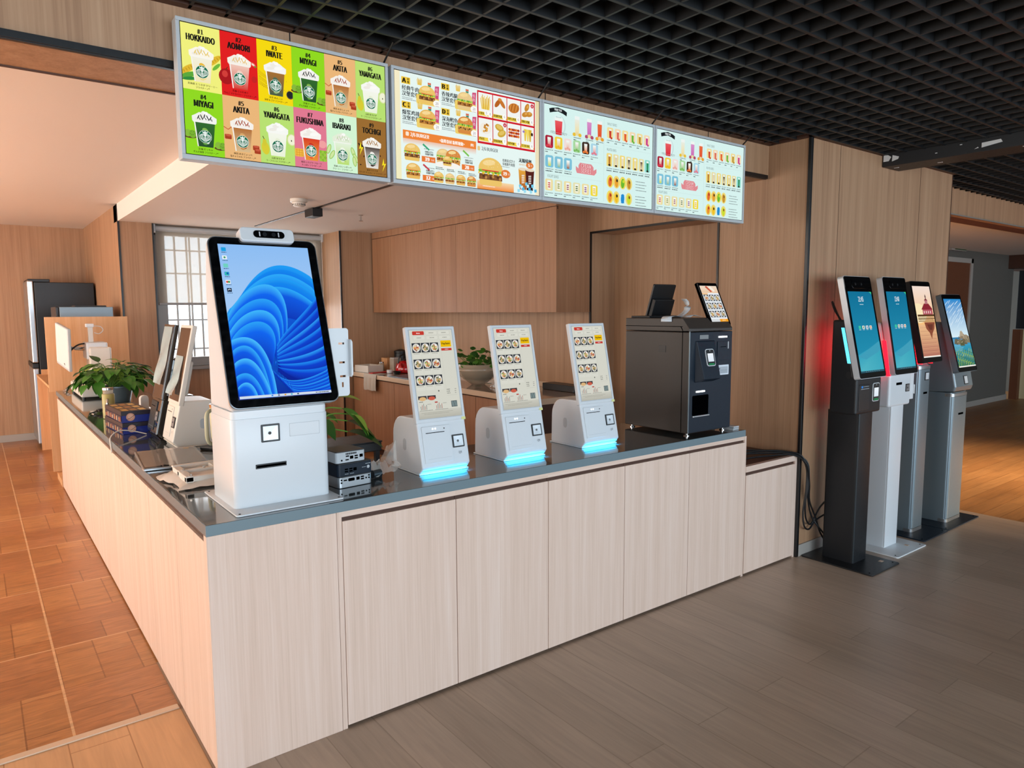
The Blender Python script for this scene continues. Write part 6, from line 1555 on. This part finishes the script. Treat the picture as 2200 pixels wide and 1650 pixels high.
# ------------------------------------------------------------------ ceiling fittings, exit sign, corridor
sd = T('smoke_detector', 'round white smoke detector on the kitchen ceiling', 'detector', (1.565, 3.18, 2.437))
MB().lathe([(.066, 0), (.066, -.022), (.060, -.026), (.001, -.026)], n=30).build('detector_base', 'ivory_plastic', sd, smooth=True)
MB().lathe([(.052, -.026), (.046, -.050), (.034, -.058), (.001, -.058)], n=30).build('sensor_head', 'ivory_plastic', sd, smooth=True)
v = MB()
for k in range(20): v.box(.046 * math.cos(k * .314) - .003, .046 * math.cos(k * .314) + .003, .046 * math.sin(k * .314) - .003, .046 * math.sin(k * .314) + .003, -.048, -.032)
v.build('vent_slots', 'black_plastic', sd)
tk = T('track_light', 'black track with one square spotlight across the kitchen ceiling', 'light', (1.85, 2.1, 2.437))
B(-.012, .012, -1.45, 3.05, -.006, 0).build('track', 'black_trim', tk)
B(-.045, .045, 1.40, 1.58, -.075, -.006).build('spot_housing', 'black_trim', tk, bevel=.004)
B(-.035, .035, 1.41, 1.57, -.0765, -.074).build('spot_lens', 'graphite', tk)
sp = T('sprinkler', 'small brass sprinkler head on the kitchen ceiling', 'sprinkler', (2.366, 3.75, 2.437))
MB().lathe([(.022, 0), (.022, -.004), (.008, -.006), (.008, -.05), (.02, -.052), (.02, -.055), (.001, -.055)], n=16).build('sprinkler_head', 'chrome', sp, smooth=True)
ex = T('exit_sign', 'small lit green exit sign above the corridor door', 'sign', (11.06, 2.02, 2.395))
B(-.25, .27, 0, .05, 0, .15).build('sign_case', 'skirting', ex, bevel=.004)
F = Matrix(((1, 0, 0), (0, 0, -1), (0, 1, 0))).to_4x4(); F.translation = (-.14, -.001, .012)
a = Art(F); a.rect(0, 0, .40, .128, '04240c'); a.text('安全出口', .225, .07, .046, '18f050', bold=.01); a.text('EXIT', .19, .014, .036, '18f050', bold=.02)
a.poly([(.02, .07), (.05, .07), (.05, .115), (.02, .115)], '18f050'); a.poly([(.0285, .078), (.044, .078), (.044, .108), (.0285, .108)], '04240c'); a.ell(.037, .10, .005, .006, '18f050', 8); a.line([(.037, .095), (.034, .084), (.040, .078)], .004, '18f050')
a.build('sign_face', 'screen_picture', ex)
B(-.235, -.17, -.001, 0, .05, .10).build('side_panel', 'light_grey', ex); MB().tube([(0, .03, .15), (0, .03, .19)], .006, 6).build('hanger', 'silver', ex)
kc = T('hall_cabinet', 'dark grey cabinet unit at the end of the corridor', 'cabinet', (13.62, 1.85, 0))
B(0, .9, 0, .19, 1.20, 2.18).build('upper_unit', 'graphite', kc, bevel=.004); B(.10, .16, -.03, 0, 1.38, 1.62).build('handle', 'black_plastic', kc, bevel=.004)
hp = tag(B(-.06, .06, 0, .12, 0, 1.19).build('wood_panel', 'door_brown', bevel=.003, loc=(13.58, 1.93, 0)), 'brown wooden panel under the dark grey cabinet at the corridor end', 'panel')
pb = T('printed_carton', 'cream printed carton standing at the end of the corridor', 'carton', (13.86, 1.72, 0))
B(-.14, .6, 0, .30, .0, 1.18).build('carton', mat('cream_card', 'b8ab84', .7) and 'cream_card', pb, bevel=.003)
F = Matrix(((1, 0, 0), (0, 0, -1), (0, 1, 0))).to_4x4(); F.translation = (-.14, -.001, 0)
a = Art(F)
for k in range(4): a.rect(.03 + .05 * (k % 2), .86 + .06 * (k // 2) + .1, .07 + .05 * (k % 2), .90 + .06 * (k // 2) + .1, '6a6248')
a.rect(.03, .28, .10, .34, '4a4232'); a.rect(.03, .20, .10, .26, '4a4232'); a.poly([(.12, .05), (.6, .03), (.6, .30), (.16, .30)], '2a3a5a'); a.poly([(.15, .30), (.6, .30), (.6, .6), (.2, .55)], '20242c'); a.poly([(.04, .45), (.12, .50), (.13, .62), (.06, .68)], '2a2620')
a.build('carton_print', 'print_picture', pb)
